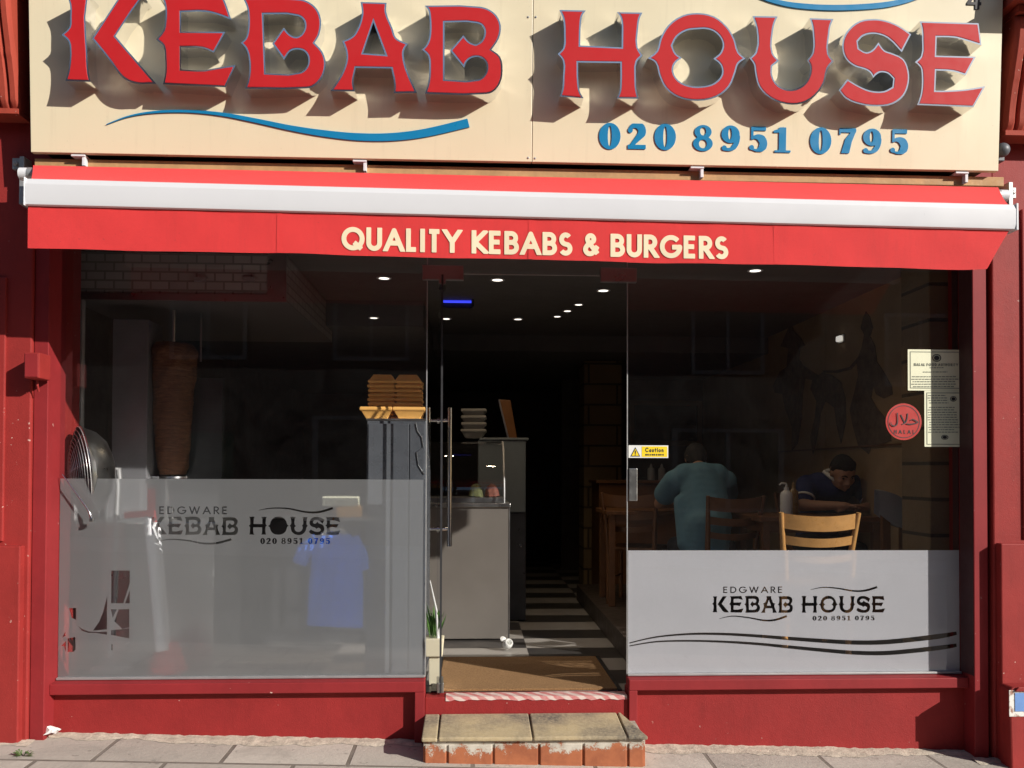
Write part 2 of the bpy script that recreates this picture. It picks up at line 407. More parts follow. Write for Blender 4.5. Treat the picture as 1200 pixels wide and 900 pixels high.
# centre lines in a box of height 1 (0..1), width as listed
G = {
 'A': (.86, [[(0, 0), (.43, 1), (.86, 0)], [(.16, .32), (.70, .32)]]),
 'B': (.55, [[(0, 0), (0, 1)], [(0, 1), (.26, 1)] + arc(.26, .76, .24, .24, 90, -90) + [(0, .52)], [(0, .52), (.28, .52)] + arc(.28, .26, .27, .26, 90, -90) + [(0, 0)]]),
 'C': (.85, [arc(.5, .5, .5, .5, 45, 315, 24)]),
 'D': (.72, [[(0, 0), (0, 1), (.25, 1)] + arc(.25, .5, .47, .5, 90, -90, 18) + [(0, 0)]]),
 'E': (.50, [[(.5, 1), (0, 1), (0, 0), (.5, 0)], [(0, .52), (.46, .52)]]),
 'F': (.48, [[(.48, 1), (0, 1), (0, 0)], [(0, .5), (.42, .5)]]),
 'G': (.98, [arc(.5, .5, .5, .5, 42, 358, 28) + [(.56, .47)]]),
 'H': (.66, [[(0, 0), (0, 1)], [(.66, 0), (.66, 1)], [(0, .52), (.66, .52)]]),
 'I': (.0, [[(0, 0), (0, 1)]]),
 'K': (.60, [[(0, 0), (0, 1)], [(.56, 1), (.06, .5), (.60, 0)]]),
 'L': (.42, [[(0, 1), (0, 0), (.42, 0)]]),
 'N': (.72, [[(0, 0), (0, 1), (.72, 0), (.72, 1)]]),
 'O': (1.0, [arc(.5, .5, .5, .5, 0, 360, 30)]),
 'Q': (1.0, [arc(.5, .5, .5, .5, 0, 360, 30), [(.56, .30), (.96, -.04)]]),
 'R': (.55, [[(0, 0), (0, 1)], [(0, 1), (.24, 1)] + arc(.24, .73, .26, .27, 90, -90) + [(0, .46)], [(.22, .46), (.55, 0)]]),
 'S': (.50, [arc(.25, .75, .23, .25, 35, 250, 12) + [(.30, .48)] + arc(.25, .25, .25, .25, 60, -150, 14)]),
 'T': (.56, [[(0, 1), (.56, 1)], [(.28, 1), (.28, 0)]]),
 'U': (.60, [[(0, 1), (0, .32)] + arc(.30, .30, .30, .30, 180, 360, 14) + [(.60, 1)]]),
 'V': (.8, [[(0, 1), (.4, 0), (.8, 1)]]),
 'W': (1.2, [[(0, 1), (.3, 0), (.6, 1), (.9, 0), (1.2, 1)]]),
 'Y': (.72, [[(0, 1), (.36, .46), (.72, 1)], [(.36, .46), (.36, 0)]]),
 'M': (.9, [[(0, 0), (.1, 1), (.45, .2), (.8, 1), (.9, 0)]]),
 '&': (.72, [[(.70, .02), (.17, .66)] + arc(.31, .80, .18, .19, 195, -35, 14) + [(.12, .46)] + arc(.27, .24, .25, .24, 140, 318, 14) + [(.70, .42)]]),
 'a': (.5, [arc(.25, .28, .25, .28, 0, 360, 18), [(.5, .58), (.5, 0)]]),
 'u': (.44, [[(0, .58), (0, .24)] + arc(.22, .22, .22, .22, 180, 360, 10) + [(.44, .58)]]),
 't': (.34, [[(.15, .85), (.15, 0)], [(0, .56), (.34, .56)]]),
 'i': (.0, [[(0, 0), (0, .58)], [(0, .78), (0, .9)]]),
 'o': (.56, [arc(.28, .28, .28, .28, 0, 360, 18)]),
 'n': (.44, [[(0, 0), (0, .58)], [(0, .34)] + arc(.22, .36, .22, .22, 180, 0, 10) + [(.44, 0)]]),
 'e': (.56, [[(0, .3), (.55, .3)] + arc(.28, .28, .28, .28, 5, 315, 16)]),
 's': (.36, [arc(.18, .43, .16, .14, 35, 250, 8) + arc(.18, .15, .18, .15, 60, -150, 8)]),
 'k': (.4, [[(0, 0), (0, 1)], [(.36, .58), (.02, .28), (.4, 0)]]),
 'r': (.3, [[(0, 0), (0, .58)], [(0, .34)] + arc(.2, .36, .2, .22, 180, 60, 8)]),
 'l': (.0, [[(0, 0), (0, 1)]]),
 'd': (.5, [arc(.25, .28, .25, .28, 0, 360, 18), [(.5, 1), (.5, 0)]]),
 'g': (.5, [arc(.25, .28, .25, .28, 0, 360, 18), [(.5, .58), (.5, -.1)] + arc(.25, -.08, .25, .2, 0, -150, 8)]),
}
def sdf_stroke(X, Z, pts, r0, r1=None, flat=True):
    d = np.full(X.shape, 9.0); k = len(pts) - 1
    rad = r0 if not isinstance(r0, (list, tuple)) else None
    for i in range(k):
        (ax, az), (bx, bz) = pts[i], pts[i + 1]
        dx, dz = bx - ax, bz - az; l2 = dx * dx + dz * dz
        if l2 < 1e-12: continue
        t = np.clip(((X - ax) * dx + (Z - az) * dz) / l2, 0, 1)
        rr = rad if rad is not None else r0[i] + (r0[i + 1] - r0[i]) * t
        d = np.minimum(d, np.hypot(X - ax - t * dx, Z - az - t * dz) - rr)
    closed = math.hypot(pts[0][0] - pts[-1][0], pts[0][1] - pts[-1][1]) < 1e-6
    if flat and not closed:
        for p, q in ((pts[0], pts[1]), (pts[-1], pts[-2])):
            ux, uz = p[0] - q[0], p[1] - q[1]; l = math.hypot(ux, uz) or 1
            e = ((X - p[0]) * ux + (Z - p[1]) * uz) / l
            rr = rad if rad is not None else max(r0)
            near = np.hypot(X - p[0], Z - p[1]) < rr * 1.6
            d = np.where(near & (e > 0), np.maximum(d, e), d)
    return d
def contours(D, x0, z0, h):
    # closed iso-lines of D < 0 on a regular grid
    D = np.pad(D, 1, constant_values=1.0); x0 -= h; z0 -= h
    S = D < 0; nz, nx = D.shape; nxt = {}
    def pt(e):
        (i, j, k) = e
        a = D[i, j]; b = D[i, j + 1] if k == 0 else D[i + 1, j]
        t = a / (a - b)
        return (x0 + (j + (t if k == 0 else 0)) * h, z0 + (i + (t if k == 1 else 0)) * h)
    mix = S[:-1, :-1].astype(int) + S[:-1, 1:] + S[1:, :-1] + S[1:, 1:]
    for i, j in zip(*np.nonzero((mix > 0) & (mix < 4))):
        i = int(i); j = int(j)
        a, b, c, d = S[i, j], S[i, j + 1], S[i + 1, j + 1], S[i + 1, j]
        eb, er, et, el = (i, j, 0), (i, j + 1, 1), (i + 1, j, 0), (i, j, 1)
        code = a + 2 * b + 4 * c + 8 * d
        tab = {1: [(eb, el)], 2: [(er, eb)], 3: [(er, el)], 4: [(et, er)], 5: [(eb, el), (et, er)], 6: [(et, eb)], 7: [(et, el)],
               8: [(el, et)], 9: [(eb, et)], 10: [(er, eb), (el, et)], 11: [(er, et)], 12: [(el, er)], 13: [(eb, er)], 14: [(el, eb)]}
        for p, q in tab[int(code)]: nxt[p] = q
    out = []
    while nxt:
        s = next(iter(nxt)); loop = []; p = s
        while p in nxt:
            loop.append(pt(p)); p = nxt.pop(p)
        if len(loop) > 5: out.append(simplify(loop, h * .12))
    return out
def simplify(L_, eps):
    P = np.array(L_); k = len(P)
    def rdp(i, j):
        if j <= i + 1: return []
        a, b = P[i], P[j % k]; d = b - a; l = math.hypot(*d)
        q = P[i + 1:j] - a
        dist = np.abs(d[0] * q[:, 1] - d[1] * q[:, 0]) / l if l > 1e-12 else np.hypot(q[:, 0], q[:, 1])
        m_ = int(dist.argmax())
        if dist[m_] < eps: return []
        return rdp(i, i + 1 + m_) + [i + 1 + m_] + rdp(i + 1 + m_, j)
    h = k // 2
    idx = [0] + rdp(0, h) + [h] + rdp(h, k)
    return [tuple(P[i]) for i in idx]
GC = {}
def glyph(ch, r, flat=True, wide=1.0):
    key = (ch, r, wide)
    if key not in GC:
        wd, st = G[ch]; h = .022
        xs = np.arange(-r - .1, wd * wide + r + .15, h); zs = np.arange(-.35, 1.15, h)
        X, Z = np.meshgrid(xs, zs); D = np.full(X.shape, 9.0)
        k = 1 - 2 * r
        for s in st:
            D = np.minimum(D, sdf_stroke(X, Z, [(p[0] * k * wide, r + p[1] * k) for p in s], r, flat=False))
        # square the ends off at cap and base line
        D = np.maximum(D, np.maximum(Z - 1.0, (-Z if ch not in 'Qg' else -Z - .3)))
        GC[key] = (contours(D, xs[0], zs[0], h), wd * k * wide)
    return GC[key]
def sharp_glyph(ch, r, wide=1.0):
    key = (ch, r, wide, 's')
    if key not in GC:
        wd, st = G[ch]; h = .02
        xs = np.arange(-r - .12, wd * wide + r + .2, h); zs = np.arange(-.4, 1.2, h)
        X, Z = np.meshgrid(xs, zs); D = np.full(X.shape, 9.0); k = 1 - 2 * r
        for s in st:
            pts = [(p[0] * k * wide, r + p[1] * k) for p in s]
            # lengthen free ends to the cap / base line so that they finish flat
            def ext(p, q):
                ux, uz = p[0] - q[0], p[1] - q[1]; l = math.hypot(ux, uz) or 1
                e = r * 1.6
                return (p[0] + ux / l * e, p[1] + uz / l * e)
            on = lambda p: p[1] < r + .02 or p[1] > 1 - r - .02
            if ch in 'AKLINHUTVWYMRFBDE':
                if on(pts[0]) and abs(pts[0][0] - pts[1][0]) < abs(pts[0][1] - pts[1][1]) * 2: pts = [ext(pts[0], pts[1])] + pts
                if on(pts[-1]) and abs(pts[-1][0] - pts[-2][0]) < abs(pts[-1][1] - pts[-2][1]) * 2: pts = pts + [ext(pts[-1], pts[-2])]
            d = sdf_stroke(X, Z, pts, r, flat=True)
            D = np.minimum(D, d)
        if ch in 'BDELF': # square outer corners of the stem
            D = np.minimum(D, np.maximum(np.abs(X) - r, np.abs(Z - .5) - .5))
        D = np.maximum(D, np.maximum(Z - 1.0, (-Z if ch not in 'Qg' else -Z - .1)))
        GC[key] = (contours(D, xs[0], zs[0], h), wd * k * wide)
    return GC[key]
def text_cons(txt, r, gap, wide=1.0, space=.45, sharp=True, shear=0):
    """outlines of a line of text, cap height 1, starting at x = 0; returns (contours, width)"""
    x = r; out = []
    for ch in txt:
        if ch == ' ': x += space; continue
        if ch in DIG: cs, wd = digit(ch); wd_ = wd; base = x - r
        else:
            cs, wd = (sharp_glyph if sharp else glyph)(ch, r, wide=wide); base = x; wd_ = wd + 2 * r
        for c in cs: out.append([(base + p[0], p[1]) for p in c])
        x += wd_ + gap
    return out, x - r - gap
# bold modern-face digits with thick and thin strokes
DIG = '0123456789'
def digit(ch):
    key = ('dig', ch)
    if key in GC: return GC[key]
    h = .02; xs = np.arange(-.06, .95, h); zs = np.arange(-.08, 1.08, h); X, Z = np.meshgrid(xs, zs)
    ell = lambda cx, cz, rx, rz: (np.hypot((X - cx) / rx, (Z - cz) / rz) - 1) * min(rx, rz)
    box = lambda a, b, c, d: np.maximum(np.abs(X - (a + b) / 2) - (b - a) / 2, np.abs(Z - (c + d) / 2) - (d - c) / 2)
    st = lambda pts, rr: sdf_stroke(X, Z, pts, rr, flat=False)
    U = np.minimum; I = np.maximum; wd = .8
    if ch == '0': D = I(ell(.41, .5, .41, .51), -ell(.41, .5, .075, .40))
    elif ch == '1':
        D = U(U(box(.22, .52, 0, 1), box(.04, .72, 0, .085)), st([(.03, .83), (.2, .86), (.38, .97)], [.05, .07, .04])); wd = .74
    elif ch == '2':
        D = st([(.10, .70)] + arc(.36, .70, .25, .24, 165, -20, 14) + [(.52, .52), (.14, .10)], [.05] + [.055 + .10 * min(1, i / 9) for i in range(15)] + [.13, .06])
        D = U(D, box(.03, .76, 0, .17)); D = I(D, -Z)
        D = U(D, ell(.13, .74, .1, .11)); D = I(D, Z - 1.0)
    elif ch == '5':
        D = U(box(.10, .72, .84, 1), box(.10, .20, .48, .95))
        D = U(D, st(arc(.33, .32, .29, .27, 120, -90, 16) + [(.12, .10)], [.05 + .11 * min(1, i / 6) if i < 12 else .16 - .022 * (i - 11) for i in range(18)]))
        D = U(D, ell(.13, .16, .10, .10)); D = I(D, -Z)
    elif ch == '7':
        D = U(box(.04, .76, .83, 1), I(st([(.70, .92), (.44, .5), (.28, -.1)], [.07, .15, .17]), -Z)); D = U(D, box(.04, .1, .74, 1))
    elif ch == '8':
        D = U(I(ell(.39, .74, .34, .27), -ell(.39, .76, .12, .16)), I(ell(.39, .28, .39, .295), -ell(.39, .27, .16, .17)))
    elif ch == '9':
        D = I(ell(.39, .67, .37, .34), -ell(.37, .68, .075, .22))
        D = U(D, st(arc(.32, .58, .36, .50, 0, -100, 14) + [(.12, .10)], [.10] * 8 + [.09, .08, .07, .065, .06, .06, .06, .06])); D = U(D, ell(.14, .14, .10, .10)); D = I(D, -Z)
    else: D = ell(.4, .5, .4, .5)
    GC[key] = (contours(D, xs[0], zs[0], h), wd)
    return GC[key]
def place(cons, x, z, w_, h_, W, slope=0):
    # outlines of width W and height 1 -> box of w_ x h_ metres at lower-left x, z
    return [[(x + p[0] / W * w_, z + p[1] * h_ + slope * (p[0] / W)) for p in c] for c in cons]
def ribbon(pts, wid, k=6):
    # a closed outline of a tapering stroke through pts (catmull-rom), wid per point
    P = [Vector(p) for p in pts]; Q = []; Wd = []
    for i in range(len(P) - 1):
        a, b, c, d = P[max(0, i - 1)], P[i], P[i + 1], P[min(len(P) - 1, i + 2)]
        for s in range(k):
            t = s / k
            Q.append(.5 * ((2 * b) + (c - a) * t + (2 * a - 5 * b + 4 * c - d) * t * t + (3 * b - a - 3 * c + d) * t ** 3))
            Wd.append(wid[i] + (wid[i + 1] - wid[i]) * t)
    Q.append(P[-1]); Wd.append(wid[-1])
    up = []; dn = []
    for i, p in enumerate(Q):
        t = (Q[min(i + 1, len(Q) - 1)] - Q[max(i - 1, 0)]).normalized(); nn = Vector((-t.y, t.x)) * Wd[i] / 2
        up.append(tuple(p + nn)); dn.append(tuple(p - nn))
    return dn + up[::-1]

# ------------------------------------------------------------------ bodies: tapered capsules fused into one continuous skin
def blob(name, caps, mat, parent, vox=.012, smooth=6, bump_fn=None):
    bm = bmesh.new()
    for (a, ra, b, rb) in caps:
        a, b = Vector(a), Vector(b); d = b - a; L_ = d.length
        ra_, rb_ = (ra if isinstance(ra, tuple) else (ra,) * 3), (rb if isinstance(rb, tuple) else (rb,) * 3)
        k = max(2, int(L_ / (min(min(ra_), min(rb_)) * .45 + 1e-4)) + 1) if L_ > 1e-5 else 1
        for i in range(k):
            t = i / (k - 1) if k > 1 else 0
            r = [ra_[j] + (rb_[j] - ra_[j]) * t for j in range(3)]
            mt = Matrix.Translation(a + d * t) @ Matrix.Diagonal((*r, 1))
            bmesh.ops.create_icosphere(bm, subdivisions=2, radius=1, matrix=mt)
    me = bpy.data.meshes.new('tmp'); bm.to_mesh(me); bm.free()
    o = bpy.data.objects.new('tmp', me); COL.objects.link(o)
    md = o.modifiers.new('r', 'REMESH'); md.mode = 'VOXEL'; md.voxel_size = vox
    ms = o.modifiers.new('s', 'SMOOTH'); ms.factor = .5; ms.iterations = smooth
    bpy.context.view_layer.update()
    ev = o.evaluated_get(bpy.context.evaluated_depsgraph_get())
    me2 = bpy.data.meshes.new_from_object(ev)
    bpy.data.objects.remove(o); bpy.data.meshes.remove(me)
    off = root_origin(parent)
    for q in me2.vertices: q.co -= off
    me2.name = name; me2.materials.clear(); me2.materials.append(mat)
    me2.polygons.foreach_set('use_smooth', [True] * len(me2.polygons))
    r = bpy.data.objects.new(name, me2); COL.objects.link(r); r.parent = parent
    return r

# ------------------------------------------------------------------ the ground: pavement, road, far side of the street
def zp(x, y): return -.02 - .0295 * x + .018 * min(0, y)
def sheet(name, x0, x1, y0, y1, dz, mat, nx=12, ny=4):
    b = MB(); vs = []; fs = []
    for j in range(ny + 1):
        for i in range(nx + 1):
            x = x0 + (x1 - x0) * i / nx; y = y0 + (y1 - y0) * j / ny
            vs.append((x, y, zp(x, 0 if y > 0 else max(y, -2.6)) + dz))
    for j in range(ny):
        for i in range(nx):
            a = j * (nx + 1) + i; fs.append((a, a + 1, a + nx + 2, a + nx + 1))
    b.add(vs, fs); return struct(b.build(name, mat))
M['slab'] = brick_mat('worn_concrete_slab', (.58, .525, .455), (.42, .375, .325), (.14, .115, .09), .62, .42, .012, 'XY', .45, .9, .42, spots=.5)
M['cement'] = plain('pale_cement', (.50, .44, .355), .95, var=.4, scale=22, bmp=.9, bscale=70)
M['asphalt'] = plain('asphalt', (.05, .05, .052), .9, var=.25, scale=30, bmp=.6, bscale=200)
M['kerb'] = plain('kerb_stone', (.33, .31, .29), .9, var=.2, bmp=.4)
sheet('ground', -70, 70, -70, 40, -.32, M['asphalt'], 8, 40)
sheet('pavement', -14, 14, -2.45, .02, 0, M['slab'], 28, 8)
sheet('road', -40, 40, -9.5, -2.6, -.12, M['asphalt'], 20, 4)
sheet('far_pavement', -40, 40, -12.2, -9.6, -.0, M['slab'], 20, 4)
b = MB()
for i in range(30):
    x0 = -14 + i * .93
    b.hexa([(x0, -2.6, zp(x0, -2.6) - .2), (x0 + .92, -2.6, zp(x0 + .92, -2.6) - .2), (x0 + .92, -2.452, zp(x0 + .92, -2.6) - .2), (x0, -2.452, zp(x0, -2.6) - .2)],
           [(x0, -2.6, zp(x0, -2.6) + .003), (x0 + .92, -2.6, zp(x0 + .92, -2.6) + .003), (x0 + .92, -2.452, zp(x0 + .92, -2.6) + .003), (x0, -2.452, zp(x0, -2.6) + .003)])
struct(b.build('kerb', M['kerb'], bevel=.012))
# rubbly cement fillet where pavement meets wall
def fillet(x0, x1, y, seed):
    rnd = random.Random(seed); b = MB(); k = int((x1 - x0) / .03); vs = []; fs = []
    wd = .10; pr = [0, .35, .75, 1]
    for i in range(k + 1):
        x = x0 + (x1 - x0) * i / k
        wd += rnd.uniform(-.022, .022); wd = min(.15, max(.03, wd)); hh = .002 + rnd.uniform(0, .006)
        for t, h_ in zip(pr, (1, .7, .35, -.25)):
            yy = y - wd * t; vs.append((x, yy, zp(x, yy) + hh * h_ + .003 + (rnd.uniform(-.003, .003) if h_ > 0 else 0)))
    for i in range(k):
        for j in range(3):
            a = i * 4 + j; fs.append((a, a + 1, a + 5, a + 4))
    b.add(vs, fs); return b
b = fillet(-2.3, -.27, -.02, 3)
b2 = fillet(.9, 2.75, -.02, 5); b.add(b2.v, b2.f)
b3 = fillet(-3.0, -2.26, -.15, 8); b.add(b3.v, b3.f)
b4 = fillet(2.7, 3.5, -.15, 9); b.add(b4.v, b4.f)
struct(b.build('pavement_edge', M['cement'], smooth=60))

# ------------------------------------------------------------------ the shop building
SHOP = thing('shop_building', 'red painted shopfront building with stall risers, piers and dark dining room', 'building', (0, 0, 0))
FLOOR, CEIL = .23, 2.78
def fluted(x0, x1, z0, z1, ytop, ybot, nfl):
    b = MB(); nx = nfl * 8; nz = 26; vs = []; fs = []
    for j in range(nz + 1):
        t = j / nz; z = z0 + (z1 - z0) * t
        s = t * t * (3 - 2 * t)
        for i in range(nx + 1):
            u = i / nx; x = x0 + (x1 - x0) * u
            fl = min(1, 1.5 * abs(math.sin(math.pi * u * nfl)) ** .8)
            fade = min(1, t / .06, (1 - t) / .05)
            ring = .004 if .44 < t < .50 else 0
            vs.append((x, ybot + (ytop - ybot) * s - .028 * fl * fade - ring * fl, z))
    for j in range(nz):
        for i in range(nx):
            a = j * (nx + 1) + i; fs.append((a, a + 1, a + nx + 2, a + nx + 1))
    b.add(vs, fs)
    # closed sides back to the wall
    for u, xx_ in ((0, x0), (nx, x1)):
        for j in range(nz):
            p, q = vs[j * (nx + 1) + u], vs[(j + 1) * (nx + 1) + u]
            b.quad(p, q, (xx_, -.150, q[2]), (xx_, -.150, p[2]))
    return b
ZPL = at(20, 640, -.2).z; ZPR = at(1180, 637, -.2).z
for side in (-1, 1):
    if side < 0: xa, xb = -2.95, -2.302; pl = ZPL
    else: xa, xb = 2.836, 3.5; pl = ZPR
    b = MB(); zb = zp(xb, 0) - .15
    b.box(xa, xb, -.155, .4, zb, 4.385)
    pier = b.build('pier', M['pier'], SHOP, bevel=.008)
    b = MB()
    if side < 0:
        b.box(xa, -2.325, -.20, -.150, zb, pl); b.box(xa, -2.43, -.168, -.150, pl + .02, 2.45)
    else:
        b.box(2.85, xb, -.20, -.150, zb, pl); b.box(3.0, xb, -.167, -.150, pl + .02, 2.9)
    b.build('plinth', M['pier'], pier, bevel=.006)
    b = MB()
    if side < 0: x0, x1 = -2.62, -2.325
    else: x0, x1 = 2.842, 3.20
    f = fluted(x0, x1, 3.29, 3.86, -.36, -.25, 6)
    f.box(x0, x1, -.275, -.150, 3.262, 3.288); f.box(x0 - .004, x1 + .004, -.40, -.150, 3.862, 3.90)
    f.box(x0 - .05, x1 + .05, -.54, -.150, 3.905, 3.94)
    f.build('corbel', M['corbel'], pier, smooth=40)
    b = MB()
    for k in range(5):
        xk = x0 + .02 + k * .068; b.box(xk, xk + .05, -.53, -.17, 3.945, 4.03)
    b.box(x0 - .03, x1 + .03, -.51, -.168, 3.941, 4.3)
    b.build('cornice', M['corbel'], pier, bevel=.004)
# fascia wall behind the sign, brick above, timber ledger
b = MB(); b.box(-2.30, 2.834, -.16, .3, 2.83, 4.4); b.build('fascia_wall', M['frame'], SHOP)
M['brick_red'] = brick_mat('house_brick', (.30, .10, .06), (.22, .075, .05), (.30, .27, .23), .225, .075, .010, 'XZ', .5)
b = MB(); b.box(-9, -2.952, -.1, .4, -.5, 4.38); b.box(3.502, 10, -.1, .4, -.5, 4.38); b.box(-9, 10, -.09, .4, 4.405, 8.5)
b.build('upper_wall', M['brick_red'], SHOP)
b = MB(); b.box(-2.24, 2.83, -.276, -.162, 2.984, 3.034); b.build('ledger_board', M['timber'], SHOP, bevel=.003)
# shop-window frame: jambs, header, sills, stall risers
for side in (-1, 1):
    b = MB()
    if side < 0: b.box(-2.2995, -2.226, -.135, .06, zp(-2.3, 0) - .1, 2.828)
    else: b.box(2.738, 2.8165, -.135, .06, zp(2.75, 0) - .1, 2.828)
    b.build('window_jamb', M['frame'], SHOP, bevel=.004)
b = MB(); b.box(2.7345, 2.7378, -.130, -.006, .34, 2.688); b.box(2.7325, 2.7374, .006, .062, .34, 2.688); b.build('reveal_shade_strip', plain('reveal_shade_tone', (.045, .014, .016), .5), SHOP)  # added dark strips: the right reveal's shade put in as colour
b = MB(); b.box(2.8165, 2.836, -.10, .06, zp(2.8, 0) - .1, 2.82); b.build('jamb_gap', M['dim'], SHOP)
b = MB(); b.box(-2.2255, 2.7375, -.05, .06, 2.69, 2.828); b.build('header', M['frame'], SHOP, bevel=.004)
def riser(x0, x1, post_right):
    b = MB(); zb = zp(x1, 0) - .12
    b.box(x0, x1, -.03, .06, zb, .262)
    o = b.build('stall_riser', M['riser'], SHOP)
    b = MB()
    b.hexa([(x0, -.082, .262), (x1, -.082, .262), (x1, .02, .262), (x0, .02, .262)], [(x0, -.082, .318), (x1, -.082, .318), (x1, .02, .326), (x0, .02, .326)])
    b.build('sill', M['frame'], o, bevel=.004)
    b = MB()
    if post_right: b.box(x1 - .052, x1, -.081, -.031, zb, .2615)
    else: b.box(x0, x0 + .045, -.081, -.031, zb, .2615)
    b.build('riser_post', M['frame'], o, bevel=.003)
    b = MB(); b.box(x0 + .004, x1 - .004, -.022, .016, .326, .338); b.build('glazing_bead', M['dull_steel'], o, bevel=.002)
riser(-2.2255, -.258, True); riser(.848, 2.7375, False)
b = MB(); b.box(-.257, .847, -.06, .05, zp(.3, 0) - .12, .228); b.build('door_threshold', M['riser'], SHOP, bevel=.004)

# interior shell
M['tile'] = None
mt, N_, L_, bb = new_mat('checker_floor')
co = coords(N_)
mp = N_.new('ShaderNodeMapping'); mp.inputs['Scale'].default_value = (1 / .64, 1 / .335, 1); mp.inputs['Location'].default_value = (.42, .38, .5); L_.new(co, mp.inputs[0])
ck = N_.new('ShaderNodeTexChecker'); ck.inputs['Scale'].default_value = 1; L_.new(mp.outputs[0], ck.inputs[0])
ck.inputs['Color1'].default_value = (.40, .375, .345, 1); ck.inputs['Color2'].default_value = (.05, .047, .046, 1)
L_.new(mixc(N_, L_, ramp(N_, L_, noise(N_, L_, 5, 7, .7, co), [(.4, (0,) * 3), (.8, (.35,) * 3)]), ck.outputs[0], (.2, .17, .14)), bb.inputs['Base Color'])
bb.inputs['Roughness'].default_value = .3
M['tile'] = mt
b = MB(); b.box(-2.6, 3.0, .05, 8.0, .05, FLOOR); struct(b.build('shop_floor', M['tile']))
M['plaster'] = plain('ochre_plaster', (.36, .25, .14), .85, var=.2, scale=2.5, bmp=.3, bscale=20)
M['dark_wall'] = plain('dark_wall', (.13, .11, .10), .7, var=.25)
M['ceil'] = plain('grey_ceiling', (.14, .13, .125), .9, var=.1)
M['stone_in'] = brick_mat('tan_block', (.27, .19, .10), (.22, .15, .08), (.04, .03, .02), .6, .215, .012, 'XZ', .6, .8, .5)
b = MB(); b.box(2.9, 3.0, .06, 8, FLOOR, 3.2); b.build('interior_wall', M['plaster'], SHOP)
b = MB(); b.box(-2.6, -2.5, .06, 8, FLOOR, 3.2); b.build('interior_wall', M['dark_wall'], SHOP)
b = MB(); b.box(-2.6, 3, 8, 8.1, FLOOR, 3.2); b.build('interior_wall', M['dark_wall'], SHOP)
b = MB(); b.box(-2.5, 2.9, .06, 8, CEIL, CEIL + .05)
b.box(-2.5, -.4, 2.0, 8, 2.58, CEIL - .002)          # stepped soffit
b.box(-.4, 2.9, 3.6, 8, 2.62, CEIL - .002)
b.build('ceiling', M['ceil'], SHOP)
b = MB(); b.box(2.72, 2.898, .28, .62, FLOOR, CEIL - .003); b.build('pillar', M['stone_in'], SHOP, bevel=.006)
b = MB(); b.box(1.15, 1.55, 4.2, 4.6, FLOOR, 2.61); b.build('pillar', M['stone_in'], SHOP, bevel=.006)
M['platform'] = plain('dark_platform_boards', (.06, .045, .035), .5, var=.2)
b = MB(); b.box(.98, 2.898, .07, 3.4, FLOOR + .002, .38); b.build('raised_floor', M['platform'], SHOP, bevel=.004)
PLAT = .38

# panes: big fixed lights, transom, with frosted film and cut-out lettering
def pane(name, x0, x1, z0, z1, mat):
    b = MB(); b.quad((x0, 0, z0), (x1, 0, z0), (x1, 0, z1), (x0, 0, z1)); return b.build(name, mat, SHOP)
PL = pane('window_pane', -2.2255, -.262, .322, 2.69, M['glass'])
PR = pane('window_pane', .853, 2.7375, .322, 2.69, M['glass'])
TR = pane('transom_pane', -.255, .846, 2.538, 2.69, M['glass'])
# polished edges of the sheets
b = MB(); b.box(-.2615, -.2560, -.006, .006, .328, 2.688); b.build('glass_edge', M['dull_steel'], PL)
b = MB(); b.box(.8475, .8525, -.006, .006, .328, 2.688); b.build('glass_edge', M['dull_steel'], PR)
b = MB(); b.box(-.2, .8, -.005, .005, 2.535, 2.5375); b.build('glass_edge', M['dull_steel'], TR)
for x0, x1, par in ((-.285, -.06, PL), (.70, .90, PR)):
    b = MB(); b.box(x0, x1, -.016, -.003, 2.50, 2.58); b.box(x0, x1, .003, .016, 2.50, 2.58)
    b.build('patch_fitting', M['steel'], par, bevel=.002)
b = MB(); b.box(.858, .905, -.014, -.003, at(740, 587, 0).z, at(740, 549, 0).z); b.build('lock_plate', M['steel'], PR, bevel=.003)

# ------------------------------------------------------------------ the big sign
SP0, SN = Vector((0, -.32, 3.05)), Vector((0, 1, .055))
def ysign(z): return -.32 - .055 * (z - 3.05)
LD = .105                                               # how far the letters stand off the panel
def sp(px, py, off=0):
    q = atp(px, py, SP0 + Vector((0, -off, 0)), SN); return (q.x, q.z)
SIGN = thing('fascia_sign', 'large cream fascia sign with raised red chrome edged letters KEBAB HOUSE', 'shop sign', (.27, -.2, 3.05))
xl, xr, xm = -2.236, 2.772, sp(624, 100)[0]
for x0, x1 in ((xl, xm - .0015), (xm + .0015, xr)):
    b = MB(); y0, y1 = ysign(3.05), ysign(4.3)
    b.hexa([(x0, y0, 3.05), (x1, y0, 3.05), (x1, y0 + .03, 3.05), (x0, y0 + .03, 3.05)], [(x0 - .0, y1, 4.3), (x1, y1, 4.3), (x1, y1 + .03, 4.3), (x0, y1 + .03, 4.3)])
    b.build('sign_panel', M['cream'], SIGN, bevel=.002)
b = MB(); b.hexa([(xl + .03, -.285, 3.075), (xr - .03, -.285, 3.075), (xr - .03, -.150, 3.075), (xl + .03, -.150, 3.075)], [(xl + .03, -.34, 4.29), (xr - .03, -.34, 4.29), (xr - .03, -.150, 4.29), (xl + .03, -.150, 4.29)])
b.build('sign_box', M['dim'], SIGN)
